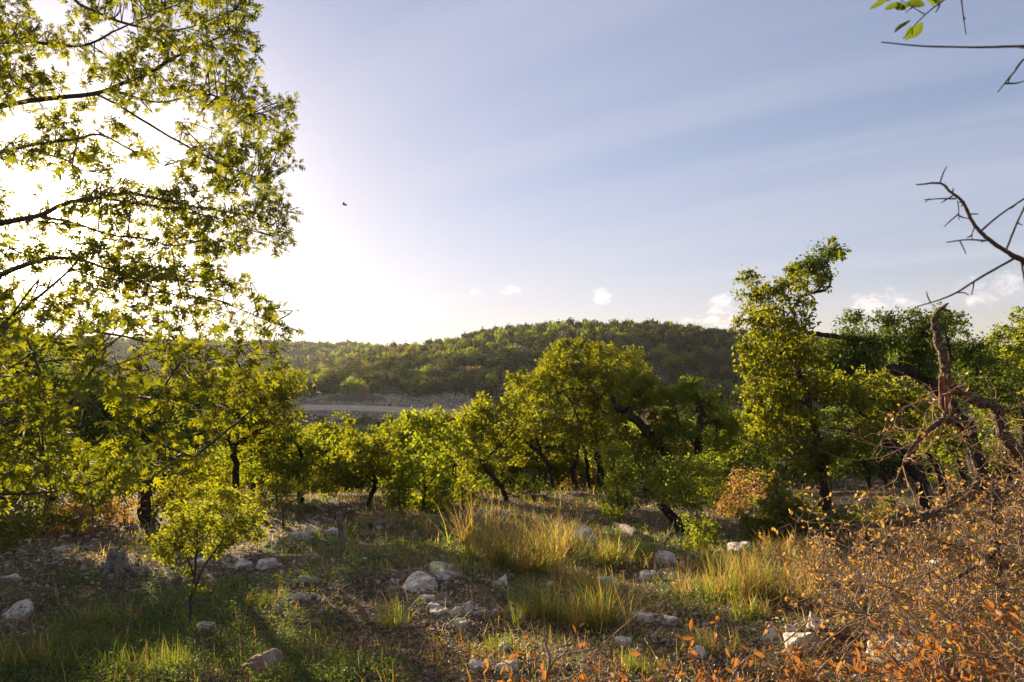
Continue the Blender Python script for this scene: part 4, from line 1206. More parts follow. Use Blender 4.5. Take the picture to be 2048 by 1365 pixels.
ROCKS = [  # px, py of the foot, width px, height px, depth ratio, tilt, material, label
    (520, 1352, 105, 62, .9, .1, 'red_stone', 'reddish stained boulder in the grass at the bottom edge, left of centre'),
    (558, 1352, 52, 36, .9, -.2, 'limestone', 'pale lump of rock leaning against the reddish stained boulder'),
    (826, 1190, 92, 15, 1.9, .07, 'limestone', 'largest flat whitish slab in the middle of the foreground'),
    (884, 1162, 84, 11, 1.3, .0, 'limestone', 'thin flat pale slab just behind the largest slab'),
    (1002, 1172, 52, 32, .8, .1, 'limestone', 'grey rough rock right of the flat slabs at the grass edge'),
    (1166, 1086, 62, 24, 1.4, .30, 'limestone', 'slanted pale boulder in the tall dry grass below the grey log'),
    (1334, 1130, 56, 36, .8, -.1, 'limestone', 'bright white boulder at the foot of the knee-high bush'),
    (1300, 1158, 48, 16, 1, .1, 'limestone', 'low flat white rock in front of the bright white boulder'),
    (1348, 1160, 30, 15, 1, .1, 'limestone', 'small blocky rock right in front of the bright white boulder'),
    (1634, 1262, 50, 46, .9, .05, 'limestone', 'blocky pinkish boulder standing upright on the right'),
    (1612, 1300, 82, 50, .9, .2, 'limestone', 'broad cream boulder in front of the upright pinkish one'),
    (1546, 1282, 52, 40, .9, -.2, 'limestone', 'pointed pale boulder left of the broad cream one'),
    (1588, 1268, 30, 24, .9, .2, 'limestone', 'small pale stone wedged between the pointed and upright boulders'),
    (516, 1143, 48, 14, 1.5, -.05, 'limestone', 'squarish white slab right of the yellow sapling'),
    (472, 1140, 42, 11, 1.4, -.1, 'limestone', 'tapering white slab between the sapling and the squarish slab'),
    (395, 1132, 38, 15, 1.0, .1, 'limestone', 'pale flat rock seen behind the stems of the yellow sapling'),
    (22, 1238, 72, 42, .9, .1, 'limestone', 'rough grey rock at the left frame edge in the shade'),
    (14, 1162, 34, 12, 1, .0, 'limestone', 'thin white slab at the left frame edge beyond the shaded rock'),
    (622, 1068, 32, 26, .9, .1, 'limestone', 'rounded white rock among rubble left of the fence post'),
    (596, 1080, 46, 18, .9, .1, 'limestone', 'flattish grey rock left of the rounded white one'),
    (660, 1076, 34, 16, .9, .1, 'limestone', 'grey rock close beside the fence post'),
    (116, 1106, 30, 18, .9, .1, 'limestone', 'pointed white stone in the rubble left of the stump'),
    (596, 1202, 32, 16, .9, .2, 'limestone', 'white lump on leaf litter below the squarish slab'),
    (878, 1236, 42, 15, .9, .1, 'limestone', 'grey flat stone at the front of the stone heap'),
    (906, 1232, 36, 28, .9, -.5, 'limestone', 'pale arched stone at the middle of the stone heap'),
    (936, 1228, 26, 32, .7, .2, 'limestone', 'upright tan stone at the right of the stone heap'),
    (852, 1206, 36, 16, .9, .0, 'limestone', 'tan stone half buried above the stone heap'),
    (886, 1202, 30, 18, .9, .0, 'red_stone', 'brownish round stone at the back of the stone heap'),
    (866, 1226, 34, 16, .9, .0, 'limestone', 'tan flat stone at the left of the stone heap'),
    (924, 1262, 44, 14, 1, .0, 'limestone', 'pale flat stone below the stone heap'),
    (880, 1254, 16, 16, 1, .0, 'red_stone', 'small round orange pebble in front of the stone heap'),
    (1014, 1302, 34, 22, .9, .0, 'limestone', 'grey lumpy stone by the grass clump above the rusty sprig'),
    (1018, 1350, 56, 28, .9, .1, 'limestone', 'pale stone at the bottom edge left of the rusty sprig'),
    (955, 1350, 60, 26, .9, .1, 'limestone', 'low pale stone at the bottom edge, furthest left of the rusty sprig'),
    (1300, 1248, 46, 12, 1, .0, 'limestone', 'long flat chip in the litter right of the tall grass'),
    (1342, 1252, 34, 12, 1, .0, 'limestone', 'white flat chip at the end of the long flat one'),
    (1272, 1236, 32, 10, 1, .0, 'limestone', 'small flat chip nearest the tall grass clump'),
    (1252, 1292, 38, 16, 1, .0, 'limestone', 'white stone beneath the flat chips'),
    (1274, 1306, 16, 14, 1, .0, 'limestone', 'little round cream pebble above the rusty leaves'),
    (1400, 1318, 44, 26, 1, .1, 'limestone', 'pale stone half hidden by grass below the boulder group'),
    (1486, 1102, 62, 18, 1, .05, 'limestone', 'low pale rock in dry grass right of the knee-high bush'),
    (1890, 1136, 52, 18, 1, .1, 'limestone', 'pale slab glimpsed behind the fallen limb twigs'),
    (1830, 1340, 120, 44, 1, .1, 'limestone', 'broad pale rock under the rusty spray at bottom right'),
    (1164, 1146, 22, 16, .9, .1, 'limestone', 'small grey rock under the slanted boulder'),
    (1104, 1172, 16, 14, .9, .1, 'limestone', 'small pale rock at the foot of the tallest grass clump'),
    (1210, 1170, 40, 18, .9, .1, 'limestone', 'grey rock behind the front grass clump'),
    (400, 1275, 60, 22, .9, .1, 'limestone', 'dark mossy rock at the foot of the yellow sapling'),
    (725, 1128, 22, 10, .9, .1, 'limestone', 'small white stone in green weeds right of the fence post'),
]
for k, (px, py, wpx, hpx, dr, tilt, mt, lab) in enumerate(ROCKS):
    g = ground_at(px, py)
    d = g[1]
    W, H = wpx / F_PX * d, hpx / F_PX * d
    V, F_ = rock(4 if wpx > 40 else 3, 100 + k, 16, .075)
    flat = hpx / wpx < .5
    if flat:                                   # slabs: broken flat top
        zt = V[:, 2].max()
        V[:, 2] = np.clip(V[:, 2], -1, zt * (.38 + .16 * vnoise(V[:, 0] * 3, V[:, 1] * 3, k)))
    Vz = V[:, 2]
    V = V * np.array([W / 2 / np.abs(V[:, 0]).max(), W * dr / 2 / np.abs(V[:, 1]).max(), H * .80 / Vz.max()])
    c, s = math.cos(tilt), math.sin(tilt)
    V = np.stack([V[:, 0] * c - V[:, 2] * s, V[:, 1], V[:, 0] * s * .6 + V[:, 2] * c], 1)
    o = MB().add(V, F_).obj('limestone_rock', M[mt], smooth=False)
    yo = W * dr * (.5 if flat else .2)
    o.location = (g[0], d + yo, float(G(g[0], d + yo)) - H * (.02 if flat else .10))
    tag(o, lab, 'rock')

STONE_ME = []
for k in range(9):
    V, F_ = rock(2, 300 + k, 12, .08)
    V = V * np.array([1, .8, .55 + .1 * (k % 3)])
    STONE_ME.append(MB().add(V, F_).mesh('stone', M['limestone'] if k % 4 else M['red_stone']))
r = np.random.default_rng(404)
LAND = [(230, 1140, 'the tree stump'), (400, 1180, 'the yellow sapling'), (683, 1090, 'the fence post'), (500, 1140, 'the squarish white slab'), (830, 1170, 'the largest flat slab'), (900, 1235, 'the stone heap'),
        (1334, 1130, 'the bright white boulder'), (1620, 1280, 'the upright pinkish boulder'), (1310, 1250, 'the long flat chip'), (520, 1330, 'the reddish stained boulder'), (1166, 1080, 'the slanted pale boulder'),
        (60, 1230, 'the shaded rock at the left edge'), (90, 1100, 'the pointed stone left of the stump'), (620, 1060, 'the rounded white rock'), (740, 1012, 'the short black bent trunk'), (1012, 1003, 'the trunk curving left'),
        (1240, 1010, 'the tall narrow green shrub'), (1600, 990, 'the brown dead shrub'), (1000, 1330, 'the rusty sprig at the bottom edge'), (800, 1330, 'the bleached stick at the bottom edge'), (1850, 1000, 'the pale-trunked leaning oak'),
        (1480, 1310, 'the pointed pale boulder'), (1120, 1200, 'the green-gold clumps'), (1850, 1200, 'the withered brush'), (560, 1200, 'the white lump on the litter')]


def scatter_px(n, y0, y1, x0=-80, x1=2130):
    """points of the ground spread evenly over the picture area"""
    px, py = r.uniform(x0, x1, n), y0 + (y1 - y0) * r.random(n)
    d0 = 1.7 / np.maximum((py - HY) / F_PX - .11, .02)
    x = (px - CX) / F_PX * d0
    return x, d0, G(x, d0), px, py


def gauss(px, py, lst):
    m = np.zeros(len(px))
    for (a, b, sx, sy, amp) in lst:
        m = np.maximum(m, amp * np.exp(-((px - a) / sx) ** 2 - ((py - b) / sy) ** 2))
    return m


STONY = [(180, 1110, 170, 34, 1), (640, 1060, 110, 30, 1), (740, 1030, 60, 14, .8), (900, 1230, 90, 60, 1), (560, 1170, 110, 40, .7), (1300, 1250, 110, 40, .9), (1250, 1000, 90, 12, 1), (1560, 1290, 160, 40, .6), (800, 1330, 240, 40, .5), (1330, 1140, 60, 24, .8), (1600, 985, 120, 14, .6), (900, 1020, 80, 14, .5), (470, 1110, 60, 20, .7)]
x, d, z, px, py = scatter_px(2600, 985, 1362)
pr = gauss(px, py, STONY) + .06
sel = np.nonzero(r.random(len(x)) < pr)[0][:300]
for i in sel:
    o = link('limestone_stone', STONE_ME[r.integers(9)])
    s = min(.17, max(.03, d[i] * r.uniform(5, 14) / F_PX))
    o.location = (x[i], d[i], z[i] + s * .12)
    o.rotation_euler = (r.normal() * .25, r.normal() * .25, r.uniform(0, 6.28))
    o.scale = (s * r.uniform(.8, 1.4), s, s * r.uniform(.7, 1.2))
    j = min(LAND, key=lambda q: (q[0] - px[i]) ** 2 + 4 * (q[1] - py[i]) ** 2)
    tone = 'reddish' if o.data.materials[0] is M['red_stone'] else 'pale'
    tag(o, f'small loose {tone} stone lying near {j[2]}', 'stone', 'small loose limestone stones on the slope')

# gravel, litter, weeds and grass as ground cover
gx, gd_, gz, px, py = scatter_px(46000, 960, 1400)
pr = np.clip(gauss(px, py, STONY) * 1.0 + .17, 0, 1)
k = r.random(len(gx)) < pr
gx, gd_, gz = gx[k], gd_[k], gz[k]
for o_ in [q for q in COL.objects if q.name.startswith('limestone_rock')]:
    n_ = 60
    a_, q_ = r.uniform(0, 6.28, n_), r.uniform(.42, .85, n_) * o_.dimensions.x
    gx = np.concatenate([gx, o_.location.x + q_ * np.cos(a_)])
    gd_ = np.concatenate([gd_, o_.location.y + q_ * .8 * np.sin(a_)])
gz = G(gx, gd_)
V0, F0 = ICO[0]
V0 = V0 * np.array([1, .8, .42])
s = np.clip(gd_ * (1.1 + 6.5 * r.random(len(gx)) ** 2.2) / F_PX, .004, .07)
gmb = MB().add(*stamp(V0 * (1 + .25 * r.normal(size=(12, 1))), F0, rot_frames(len(gx), 3.0, r), np.stack([gx, gd_, gz + s * .2], 1), s))
tag(gmb.obj('gravel', M['gravel'], kind='stuff'), 'loose limestone gravel on the slope', 'gravel')

LITTER = [(800, 1280, 230, 90, 1), (250, 1280, 300, 90, .45), (620, 1190, 140, 40, .8), (1280, 1250, 130, 60, .9), (1750, 970, 300, 40, 1), (1500, 1330, 260, 60, .9), (220, 1110, 240, 40, .7), (1850, 1180, 220, 120, .9), (1300, 1040, 60, 30, .6)]
lx, ld, lz, px, py = scatter_px(115000, 930, 1420)
pr = np.clip(gauss(px, py, LITTER) + .16, 0, 1)
k = r.random(len(lx)) < pr
lx, ld, lz = lx[k], ld[k], lz[k]
lmb = MB().add(*stamp(DEAD_T, DEAD_F, rot_frames(len(lx), 1.3, r), np.stack([lx, ld, lz + r.random(len(lx)) * .02], 1), r.uniform(.022, .055, len(lx)) * np.clip(ld / 9, .8, 2)))
tag(lmb.obj('leaf_litter', M['litter'], kind='stuff'), 'brown leaf litter on the ground', 'leaf litter')

# fallen twigs
tx, td, tz, px, py = scatter_px(1500, 990, 1400)
tmb = MB()
for i in range(len(tx)):
    a, L = r.uniform(0, 6.28), r.uniform(.06, .4)
    n = 4
    q = np.stack([tx[i] + np.linspace(0, L, n) * math.cos(a) + r.normal(size=n) * L * .05, td[i] + np.linspace(0, L, n) * math.sin(a) + r.normal(size=n) * L * .05, np.zeros(n)], 1)
    q[:, 2] = G(q[:, 0], q[:, 1]) + .012 + r.random(n) * .03
    w0 = r.uniform(.002, .007)
    tmb.add(*tube(q, np.linspace(w0, w0 * .5, n), 4, 1, .1, 0, r, cap=False))
tag(tmb.obj('fallen_twigs', M['grey_wood'], kind='stuff'), 'bits of grey twig strewn over the ground', 'twigs')

# herbs
WEEDS = [(420, 1240, 330, 60, .9), (160, 1310, 260, 70, .9), (740, 1120, 120, 50, 1), (620, 1090, 60, 30, .8), (960, 1080, 80, 50, .7), (350, 1180, 260, 30, .6), (1250, 1090, 100, 30, .8), (1330, 1180, 80, 26, .9),
         (640, 1340, 160, 50, .9), (1500, 1150, 120, 40, .5), (840, 1120, 140, 30, .8), (1050, 1170, 120, 40, .5), (520, 1300, 130, 60, .8), (950, 1150, 60, 20, .7), (1440, 1190, 90, 30, .8), (230, 1160, 180, 20, .6), (1400, 1000, 500, 40, .3), (600, 1000, 600, 36, .4)]
hx, hd, hz_, px, py = scatter_px(42000, 960, 1410)
mask = gauss(px, py, WEEDS) * np.clip((fbm(hx * .9, hd * .9, 3, 33) - .34) * 4, 0, 1)
mask = np.maximum(mask - .7 * gauss(px, py, [(800, 1270, 150, 60, 1), (900, 1225, 70, 40, 1)]), 0) + .02
k = r.random(len(hx)) < mask
hx, hd, hz_ = hx[k], hd[k], hz_[k]
n = 13
c = np.repeat(np.stack([hx, hd, hz_], 1), n, 0)
hh = np.repeat(r.uniform(.025, .12, len(hx)), n)
sp = np.repeat(r.uniform(.03, .09, len(hx)), n)
off = r.normal(size=(len(c), 3)) * sp[:, None]
off[:, 2] = np.abs(off[:, 2]) * .3 + hh * r.random(len(c))
hmb = MB().add(*stamp(LEAF_T, LEAF_F, rot_frames(len(c), 1.2, r), c + off, r.uniform(.014, .036, len(c)) * np.clip(c[:, 1] / 7, .8, 2)))
tag(hmb.obj('weeds', M['herb'], kind='stuff'), 'low green leafy weeds covering the ground', 'weeds')


def blade_template(bend, k=3):
    V = []
    for i in range(k):
        t = i / k
        wdt = .5 * (1 - .5 * t)
        V += [(-wdt, bend * t * t, t), (wdt, bend * t * t, t)]
    V.append((0, bend, 1 - .25 * bend * bend))
    F = []
    for i in range(k - 1):
        a = 2 * i
        F += [(a, a + 1, a + 3), (a, a + 3, a + 2)]
    a = 2 * (k - 1)
    F.append((a, a + 1, a + 2))
    return np.array(V, float), np.array(F)


BL = [blade_template(b) for b in (.1, .3, .55, .85)]


def blades(mb, x, y, h, lean, wid, r):
    """grass blades: foot x,y, length h, lean (radians), width"""
    n = len(x)
    a = r.uniform(0, 2 * np.pi, n)
    lz = np.abs(r.normal(size=n)) * lean
    fy = np.stack([np.cos(a), np.sin(a), np.zeros(n)], 1)          # lean direction
    fx = np.stack([-np.sin(a), np.cos(a), np.zeros(n)], 1)
    upv = np.stack([np.cos(a) * np.sin(lz), np.sin(a) * np.sin(lz), np.cos(lz)], 1)
    Mx = np.stack([fx * (wid / h)[:, None], fy, upv], 2)
    pos = np.stack([x, y, G(x, y) - .01], 1)
    which = r.integers(0, 4, n)
    for k in range(4):
        m = which == k
        if m.any():
            mb.add(*stamp(BL[k][0], BL[k][1], Mx[m], pos[m], h[m]))


GRASSY = [(900, 1005, 320, 24, 1), (1120, 1020, 160, 22, 1), (1040, 1090, 120, 60, 1), (1220, 1090, 110, 40, .9), (700, 1090, 160, 40, .6), (1500, 1150, 130, 60, .8), (1150, 1200, 130, 50, .8), (800, 1100, 120, 30, .7), (300, 1250, 300, 90, .12),
          (600, 1340, 120, 40, .25), (520, 1000, 200, 26, .8), (780, 1130, 80, 30, .6), (1330, 1090, 80, 26, .7), (1400, 1170, 80, 24, .7), (200, 1080, 260, 30, .4)]
DRY = [(900, 1000, 320, 24, .9), (1060, 1070, 120, 60, .6), (1150, 1010, 160, 20, .7), (1500, 1130, 120, 60, .8), (600, 990, 160, 20, .8), (300, 1050, 260, 40, .5)]
bx, bd, bz, px, py = scatter_px(190000, 960, 1410)
mask = gauss(px, py, GRASSY) * np.clip((fbm(bx * 1.1, bd * 1.1, 3, 55) - .30) * 3.5, 0, 1) + .05
mask *= 1 - .85 * gauss(px, py, [(830, 1260, 150, 70, 1), (820, 1160, 70, 26, 1), (520, 1130, 60, 16, .8)])
k = r.random(len(bx)) < mask
bx, bd, px, py = bx[k], bd[k], px[k], py[k]
dry = r.random(len(bx)) < gauss(px, py, DRY) * .65 + .12
for nm, mt, q, lab in (('green_grass', 'grass', ~dry, 'short green grass growing between the stones'), ('dry_grass', 'dry_grass', dry, 'thin golden dry grass on the open slope')):
    mb = MB()
    n = int(q.sum())
    h = r.uniform(.05, .20, n) * np.where(mt == 'dry_grass', 1.35, 1.0) * np.clip(bd[q] / 12, .6, 1.6)
    blades(mb, bx[q], bd[q], h, .5, np.clip(bd[q] * r.uniform(.5, 1.0, n) * 1.6 / F_PX, .0025, .03), r)
    tag(mb.obj(nm, M[mt], kind='stuff'), lab, 'grass')

bx, bd, bz, px, py = scatter_px(60000, 975, 1410)
k = r.random(len(bx)) < gauss(px, py, GRASSY) * .55 + .05
bx, bd = bx[k], bd[k]
mb = MB()
blades(mb, bx, bd, r.uniform(.08, .26, len(bx)), .95, np.clip(bd * r.uniform(.8, 1.5, len(bx)) / F_PX, .0025, .02), r)
tag(mb.obj('straw_thatch', M['dry_grass'], kind='stuff'), 'bent and broken dry straw matted over the ground', 'straw')
TUFTS = [  # px, py foot, spread px, height px, number, dry share, label
    (1000, 1128, 46, 120, 260, .75, 'tall rusty-gold bunch grass right of the big slab, leftmost of the tall clumps'),
    (1072, 1138, 60, 130, 330, .6, 'tallest golden bunch grass left of the slanted pale boulder'),
    (1130, 1116, 36, 110, 170, .7, 'thin upright golden grass behind the tallest clump'),
    (940, 1085, 40, 110, 170, .85, 'reddish dry grass stalks at the foot of the bright green young tree'),
    (1192, 1128, 44, 80, 220, .35, 'green and gold clump in front of the slanted pale boulder'),
    (1250, 1118, 52, 66, 240, .2, 'bright green grass mound beside the grey log end'),
    (1120, 1244, 64, 90, 300, .35, 'green-gold clump standing in front of the small pale rock'),
    (1216, 1256, 60, 120, 320, .35, 'large green-gold clump left of the flat chips'),
    (1066, 1236, 36, 70, 150, .3, 'small green clump right of the stone heap'),
    (1180, 1190, 50, 80, 200, .7, 'brownish clump just behind the large green-gold clump'),
    (1530, 1190, 70, 110, 380, .85, 'pale straw clump flopping to the right beside the withered brush'),
    (1450, 1200, 60, 110, 300, .7, 'straw and green clump left of the flopping straw clump'),
    (1600, 1170, 40, 90, 180, .95, 'straw clump half inside the withered brush'),
    (1420, 1150, 50, 80, 180, .6, 'dry clump right of the bright white boulder'),
    (1560, 1110, 60, 56, 220, .9, 'wispy straw grass at the foot of the largest juniper bush'),
    (1490, 1232, 40, 60, 160, .3, 'green tuft behind the pointed pale boulder'),
    (790, 1256, 26, 84, 90, .1, 'slender fresh green tuft left of the stone heap'),
    (910, 1150, 50, 50, 150, .15, 'dark green tuft behind the thin flat slab'),
    (970, 1120, 50, 64, 180, .1, 'shaded dark green clump left of the rusty-gold bunch grass'),
    (440, 1182, 40, 40, 140, .1, 'dark green cushion of grass right of the sapling stems'),
    (502, 1214, 20, 34, 60, .3, 'small tuft below the squarish white slab'),
    (545, 1205, 30, 34, 90, .1, 'round green tuft on the litter right of the squarish slab'),
    (1010, 1300, 40, 50, 120, .05, 'pale green tuft beside the grey lumpy stone'),
    (1300, 1350, 44, 60, 150, .1, 'green tuft rising from the rusty sprig'),
    (1420, 1296, 56, 60, 160, .4, 'tuft between the flat chips and the boulder group'),
    (200, 1245, 60, 60, 160, .4, 'shaded wispy clump at left below the stump'),
    (270, 1350, 80, 80, 260, .1, 'green grass clump at the bottom edge below the sapling'),
    (60, 1340, 80, 90, 240, .3, 'dark shaded clump in the bottom left corner'),
    (560, 1365, 40, 60, 110, .1, 'green blades beside the reddish stained boulder'),
    (760, 1050, 60, 40, 160, .8, 'dry grass fringe in front of the short black bent trunk'),
    (850, 1060, 60, 40, 160, .4, 'grass fringe below the bright green young tree'),
]
for (px, py, sp, hp, n, dshare, lab) in TUFTS:
    g = ground_at(px, py)
    d = g[1]
    e = empty('grass_clump', g, lab, 'grass clump')
    n = int(n * 1.3)
    dshare *= .9
    for nm, mt, m in (('blades', 'grass', int(n * (1 - dshare))), ('dry_stalks', 'dry_grass', int(n * dshare))):
        if m < 8:
            continue
        mb = MB()
        # a clump is a few close-set bunches
        nb = r.integers(5, 11)
        bc = r.normal(size=(nb, 2)) * np.array([sp * .55, sp * .4]) / F_PX * d
        w_ = r.integers(0, nb, m)
        xx = g[0] + bc[w_, 0] + r.normal(size=m) * sp * .13 / F_PX * d
        yy = d + bc[w_, 1] + r.normal(size=m) * sp * .13 / F_PX * d
        h = hp / F_PX * d * r.uniform(.2, 1.0, m) ** .8
        blades(mb, xx, yy, h, (.34 if mt == 'dry_grass' else .5), np.clip(d * r.uniform(.8, 1.7, m) / F_PX, .002, .02), r)
        mb.obj(nm, M[mt], e, g, False, 'stuff')

# ------------------------------------------------------------------ wood on the ground
r = np.random.default_rng(505)
g = ground_at(231, 1148)
st = empty('tree_stump', g, 'old grey tree stump with flared roots left of the yellow sapling', 'stump')
d = g[1]
q = d / F_PX
n_s = 22
rows = [(0, 30, 1.0), (8, 24, .75), (18, 19, .45), (30, 16.5, .3), (40, 16, .28), (46, 15, .28)]
V = []
ph = r.uniform(0, 6.28, 3)
for (h, rad, fl) in rows:
    for j in range(n_s):
        a = 2 * math.pi * j / n_s
        rr = rad * (1 + fl * .55 * (math.sin(5 * a + ph[0]) * .6 + .4 * math.sin(8 * a + ph[1]))) * q
        top = 4 * math.sin(3 * a + ph[2]) * (h > 42)
        V.append((rr * math.cos(a), rr * math.sin(a), (h + top) * q - .02))
V.append((0, 0, 38 * q))
V = np.array(V) + g
F_ = []
for i in range(len(rows) - 1):
    for j in range(n_s):
        F_.append((i * n_s + j, i * n_s + (j + 1) % n_s, (i + 1) * n_s + (j + 1) % n_s, (i + 1) * n_s + j))
mb = MB().add(V, np.array(F_))
mb.f.append(np.array([((len(rows) - 1) * n_s + j, (len(rows) - 1) * n_s + (j + 1) % n_s, len(V) - 1) for j in range(n_s)]))
mb.obj('trunk', M['grey_wood'], st, g, False)
for (a, L) in ((200, 44), (330, 46), (260, 34), (20, 36), (160, 30)):
    pts = np.array([g + np.array([math.cos(R(a)) * t * q, math.sin(R(a)) * t * q, 0]) for t in (14, 26, L)])
    pts[:, 2] = G(pts[:, 0], pts[:, 1]) + np.array([14, 6, 0]) * q
    MB().add(*tube(pts, np.array([7, 5, 2]) * q, 7, 4, .1, .1, r)).obj('root', M['grey_wood'], st, g, False)
# fence post
g = ground_at(686, 1102)
d = g[1]
q = d / F_PX
pts = np.array([g + (0, 0, -.1), g + (-.02, 0, 28 * q), g + (-.05, 0, 56 * q), g + (-8 * q, 0, 78 * q)])
V, F_ = tube(pts, np.array([7.5, 7, 6.5, 6]) * q, 10, 5, .06, .05, r)
post = MB().add(V, F_).obj('fence_post', M['grey_wood'], origin=g)
tag(post, 'short weathered grey fence post standing alone in the weeds', 'post')


def log(name, label, cat, path, mat='grey_wood', sides=9, lift=0):
    pts, rad = [], []
    for (px, py, wd) in path:
        gg = ground_at(px, py)
        pts.append(gg)
        rad.append(wd / F_PX * gg[1] / 2)
    pts, rad = np.array(pts), np.array(rad)
    pts[:, 2] += rad * .8 + lift
    b = pts[0].copy()
    return tag(MB().add(*tube(pts, rad, sides, 5, .07, .08, r)).obj(name, M[mat], origin=b), label, cat)


log('fallen_log', 'pale grey log lying in grass in front of the bright shrubs', 'log', [(1206, 1036, 8), (1228, 1054, 12), (1250, 1064, 16), (1276, 1078, 17)])
log('fallen_log', 'short split pale log in the grass right of the fence post', 'log', [(742, 1058, 12), (770, 1050, 14), (790, 1047, 12)])
log('fallen_branch', 'forked pale stick on the leaf litter left of the stone heap', 'stick', [(646, 1192, 4), (662, 1212, 5), (676, 1222, 5), (696, 1232, 3)])
log('fallen_branch', 'pale stick lying across the edge of the largest slab', 'stick', [(856, 1140, 4), (860, 1152, 4), (866, 1166, 3)], lift=.06)
log('fallen_branch', 'dark thin branch lying in the rubble left of the stump', 'stick', [(20, 1120, 4), (60, 1112, 6), (110, 1116, 5), (170, 1108, 3)])
log('fallen_branch', 'long grey branch lying behind the stump', 'stick', [(170, 1084, 4), (220, 1088, 7), (262, 1086, 8), (300, 1080, 5)])
log('fallen_branch', 'grey bleached stick running down to the bottom edge left of centre', 'stick', [(720, 1290, 4), (722, 1320, 5), (724, 1362, 5)], lift=.05)
# propped log under the shrubs
a = ground_at(1368, 1062)
b = P(1320, 1006, a[1] + .2)
tag(MB().add(*tube(np.array([a - (0, 0, .05), (a + b) / 2, b]), np.array([11, 10, 9]) / F_PX * a[1], 10, 5, .05, .04, r)).obj('propped_log', M['bark'], origin=a), 'cut log leaning up at a slant under the wide bright shrub', 'log')
# dead forked branch by the white boulder
g = ground_at(1330, 1100)
e, eb, ep = dead_limb('dead_branch', 'small forked dead branch standing behind the bright white boulder', 'dead branch', g[1],
                      [[(1326, 1100, 5), (1334, 1080, 4), (1344, 1060, 3), (1348, 1042, 2)], [(1334, 1080, 3), (1352, 1072, 2), (1372, 1070, 1.5)]], 'grey_wood', base=g)
# bird
bd_ = 45.0
c = P(689, 410, bd_)
mb = MB()
mb.add(*tube(np.array([c + (-.16, 0, .02), c + (-.08, 0, .02), c + (0, 0, 0), c + (.10, 0, -.01), c + (.2, 0, -.02)]), [.012, .045, .055, .035, .02], 8, 3))
brd = empty('bird', c, 'dark bird gliding in the pale sky right of the oak leaves', 'bird')
mb.obj('body', M['bark'], brd, c, True)
for s in (1, -1):
    wv = np.array([(-.06, 0, 0), (.08, 0, 0), (.05, s * .25, .09), (-.05, s * .22, .09), (.02, s * .48, .05), (-.02, s * .46, .05)])
    wv2 = wv - np.array([0, 0, .012])
    V = np.vstack([wv, wv2]) + c
    F_ = np.array([(0, 1, 2, 3), (3, 2, 4, 5), (6, 9, 8, 7), (9, 11, 10, 8), (0, 3, 9, 6), (1, 7, 8, 2), (3, 5, 11, 9), (2, 8, 10, 4), (4, 10, 11, 5)])
    MB().add(V, F_).obj('wing', M['bark'], brd, c)

# ------------------------------------------------------------------ woods in the valley and on the hills
r = np.random.default_rng(606)


def crown_mesh(seed, nleaf, leaf, blobs=8, name='far_crown', mat=None, tall=.8):
    q = np.random.default_rng(seed)
    mb = MB()
    cs = unit(q.normal(size=(blobs, 3))) * q.uniform(.25, .62, (blobs, 1)) * np.array([1, 1, tall])
    cs[:, 2] = np.abs(cs[:, 2]) * .8 + .55 * tall
    rs = q.uniform(.28, .48, blobs)
    for c, rr in zip(cs, rs):
        n = nleaf // blobs
        nc = max(3, n // 9)
        k = c + unit(q.normal(size=(nc, 3))) * rr * q.uniform(.6, 1, (nc, 1))
        idx = q.integers(0, nc, n)
        off = q.normal(size=(n, 3)) * .085
        mb.add(*stamp(LEAF_T, LEAF_F, rot_frames(n, .6, q, facing=unit(k[idx] - c) * .8), k[idx] + off, leaf * q.uniform(.7, 1.35, n)))
    return mb


def trunk_mesh(seed):
    q = np.random.default_rng(seed)
    mb = MB()
    mb.add(*tube(np.array([(0, 0, -.1), (.03, 0, .25), (-.02, .04, .5), (.05, 0, .8)]), [.06, .05, .04, .02], 7, 4, .06, .2, q))
    for k in range(4):
        a = q.uniform(0, 6.28)
        mb.add(*tube(np.array([(0, .02, .4), (.2 * math.cos(a), .2 * math.sin(a), .6), (.45 * math.cos(a), .45 * math.sin(a), .8)]), [.03, .022, .008], 5, 3, 0, .2, q))
    return mb.mesh('valley_trunk', M['bark'])


MATS = ['hill_dark', 'hill_green', 'hill_tan', 'hill_grey']
DESC = {'hill_dark': 'dark green', 'hill_green': 'fresh green', 'hill_tan': 'tan', 'hill_grey': 'grey-green'}
# valley trees with trunk and crown
VC = {m: [crown_mesh(700 + 10 * i + k, 2600, .085, 10).mesh('valley_crown', M[m]) for k in range(3)] for i, m in enumerate(MATS)}
VT = [trunk_mesh(750 + k) for k in range(3)]
PROTO = {}


def valley_tree(x, y, s, m, label, k, sz=1.0):
    if (m, k) not in PROTO:
        e = empty('woodland_tree', (0, 0, 0), label, 'tree')
        link('trunk', VT[k], e)
        link('crown', VC[m][k], e)['kind'] = 'stuff'
        PROTO[(m, k)] = e
        c = e
    else:
        src = PROTO[(m, k)]
        c = src.copy()
        COL.objects.link(c)
        for ch in src.children:
            q = ch.copy()
            COL.objects.link(q)
            q.parent = c
    c.location = (x, y, float(G(x, y)) - .1)
    c.scale = (s, s, s * sz)
    c.rotation_euler = (0, 0, r.uniform(0, 6.28))
    tag(c, label, 'tree', 'trees in the valley below the slope')
    return c


placed = []


def free(x, y, rad):
    for (a, b, q) in placed:
        if (a - x) ** 2 + (b - y) ** 2 < (.62 * (q + rad)) ** 2:
            return False
    placed.append((x, y, rad))
    return True


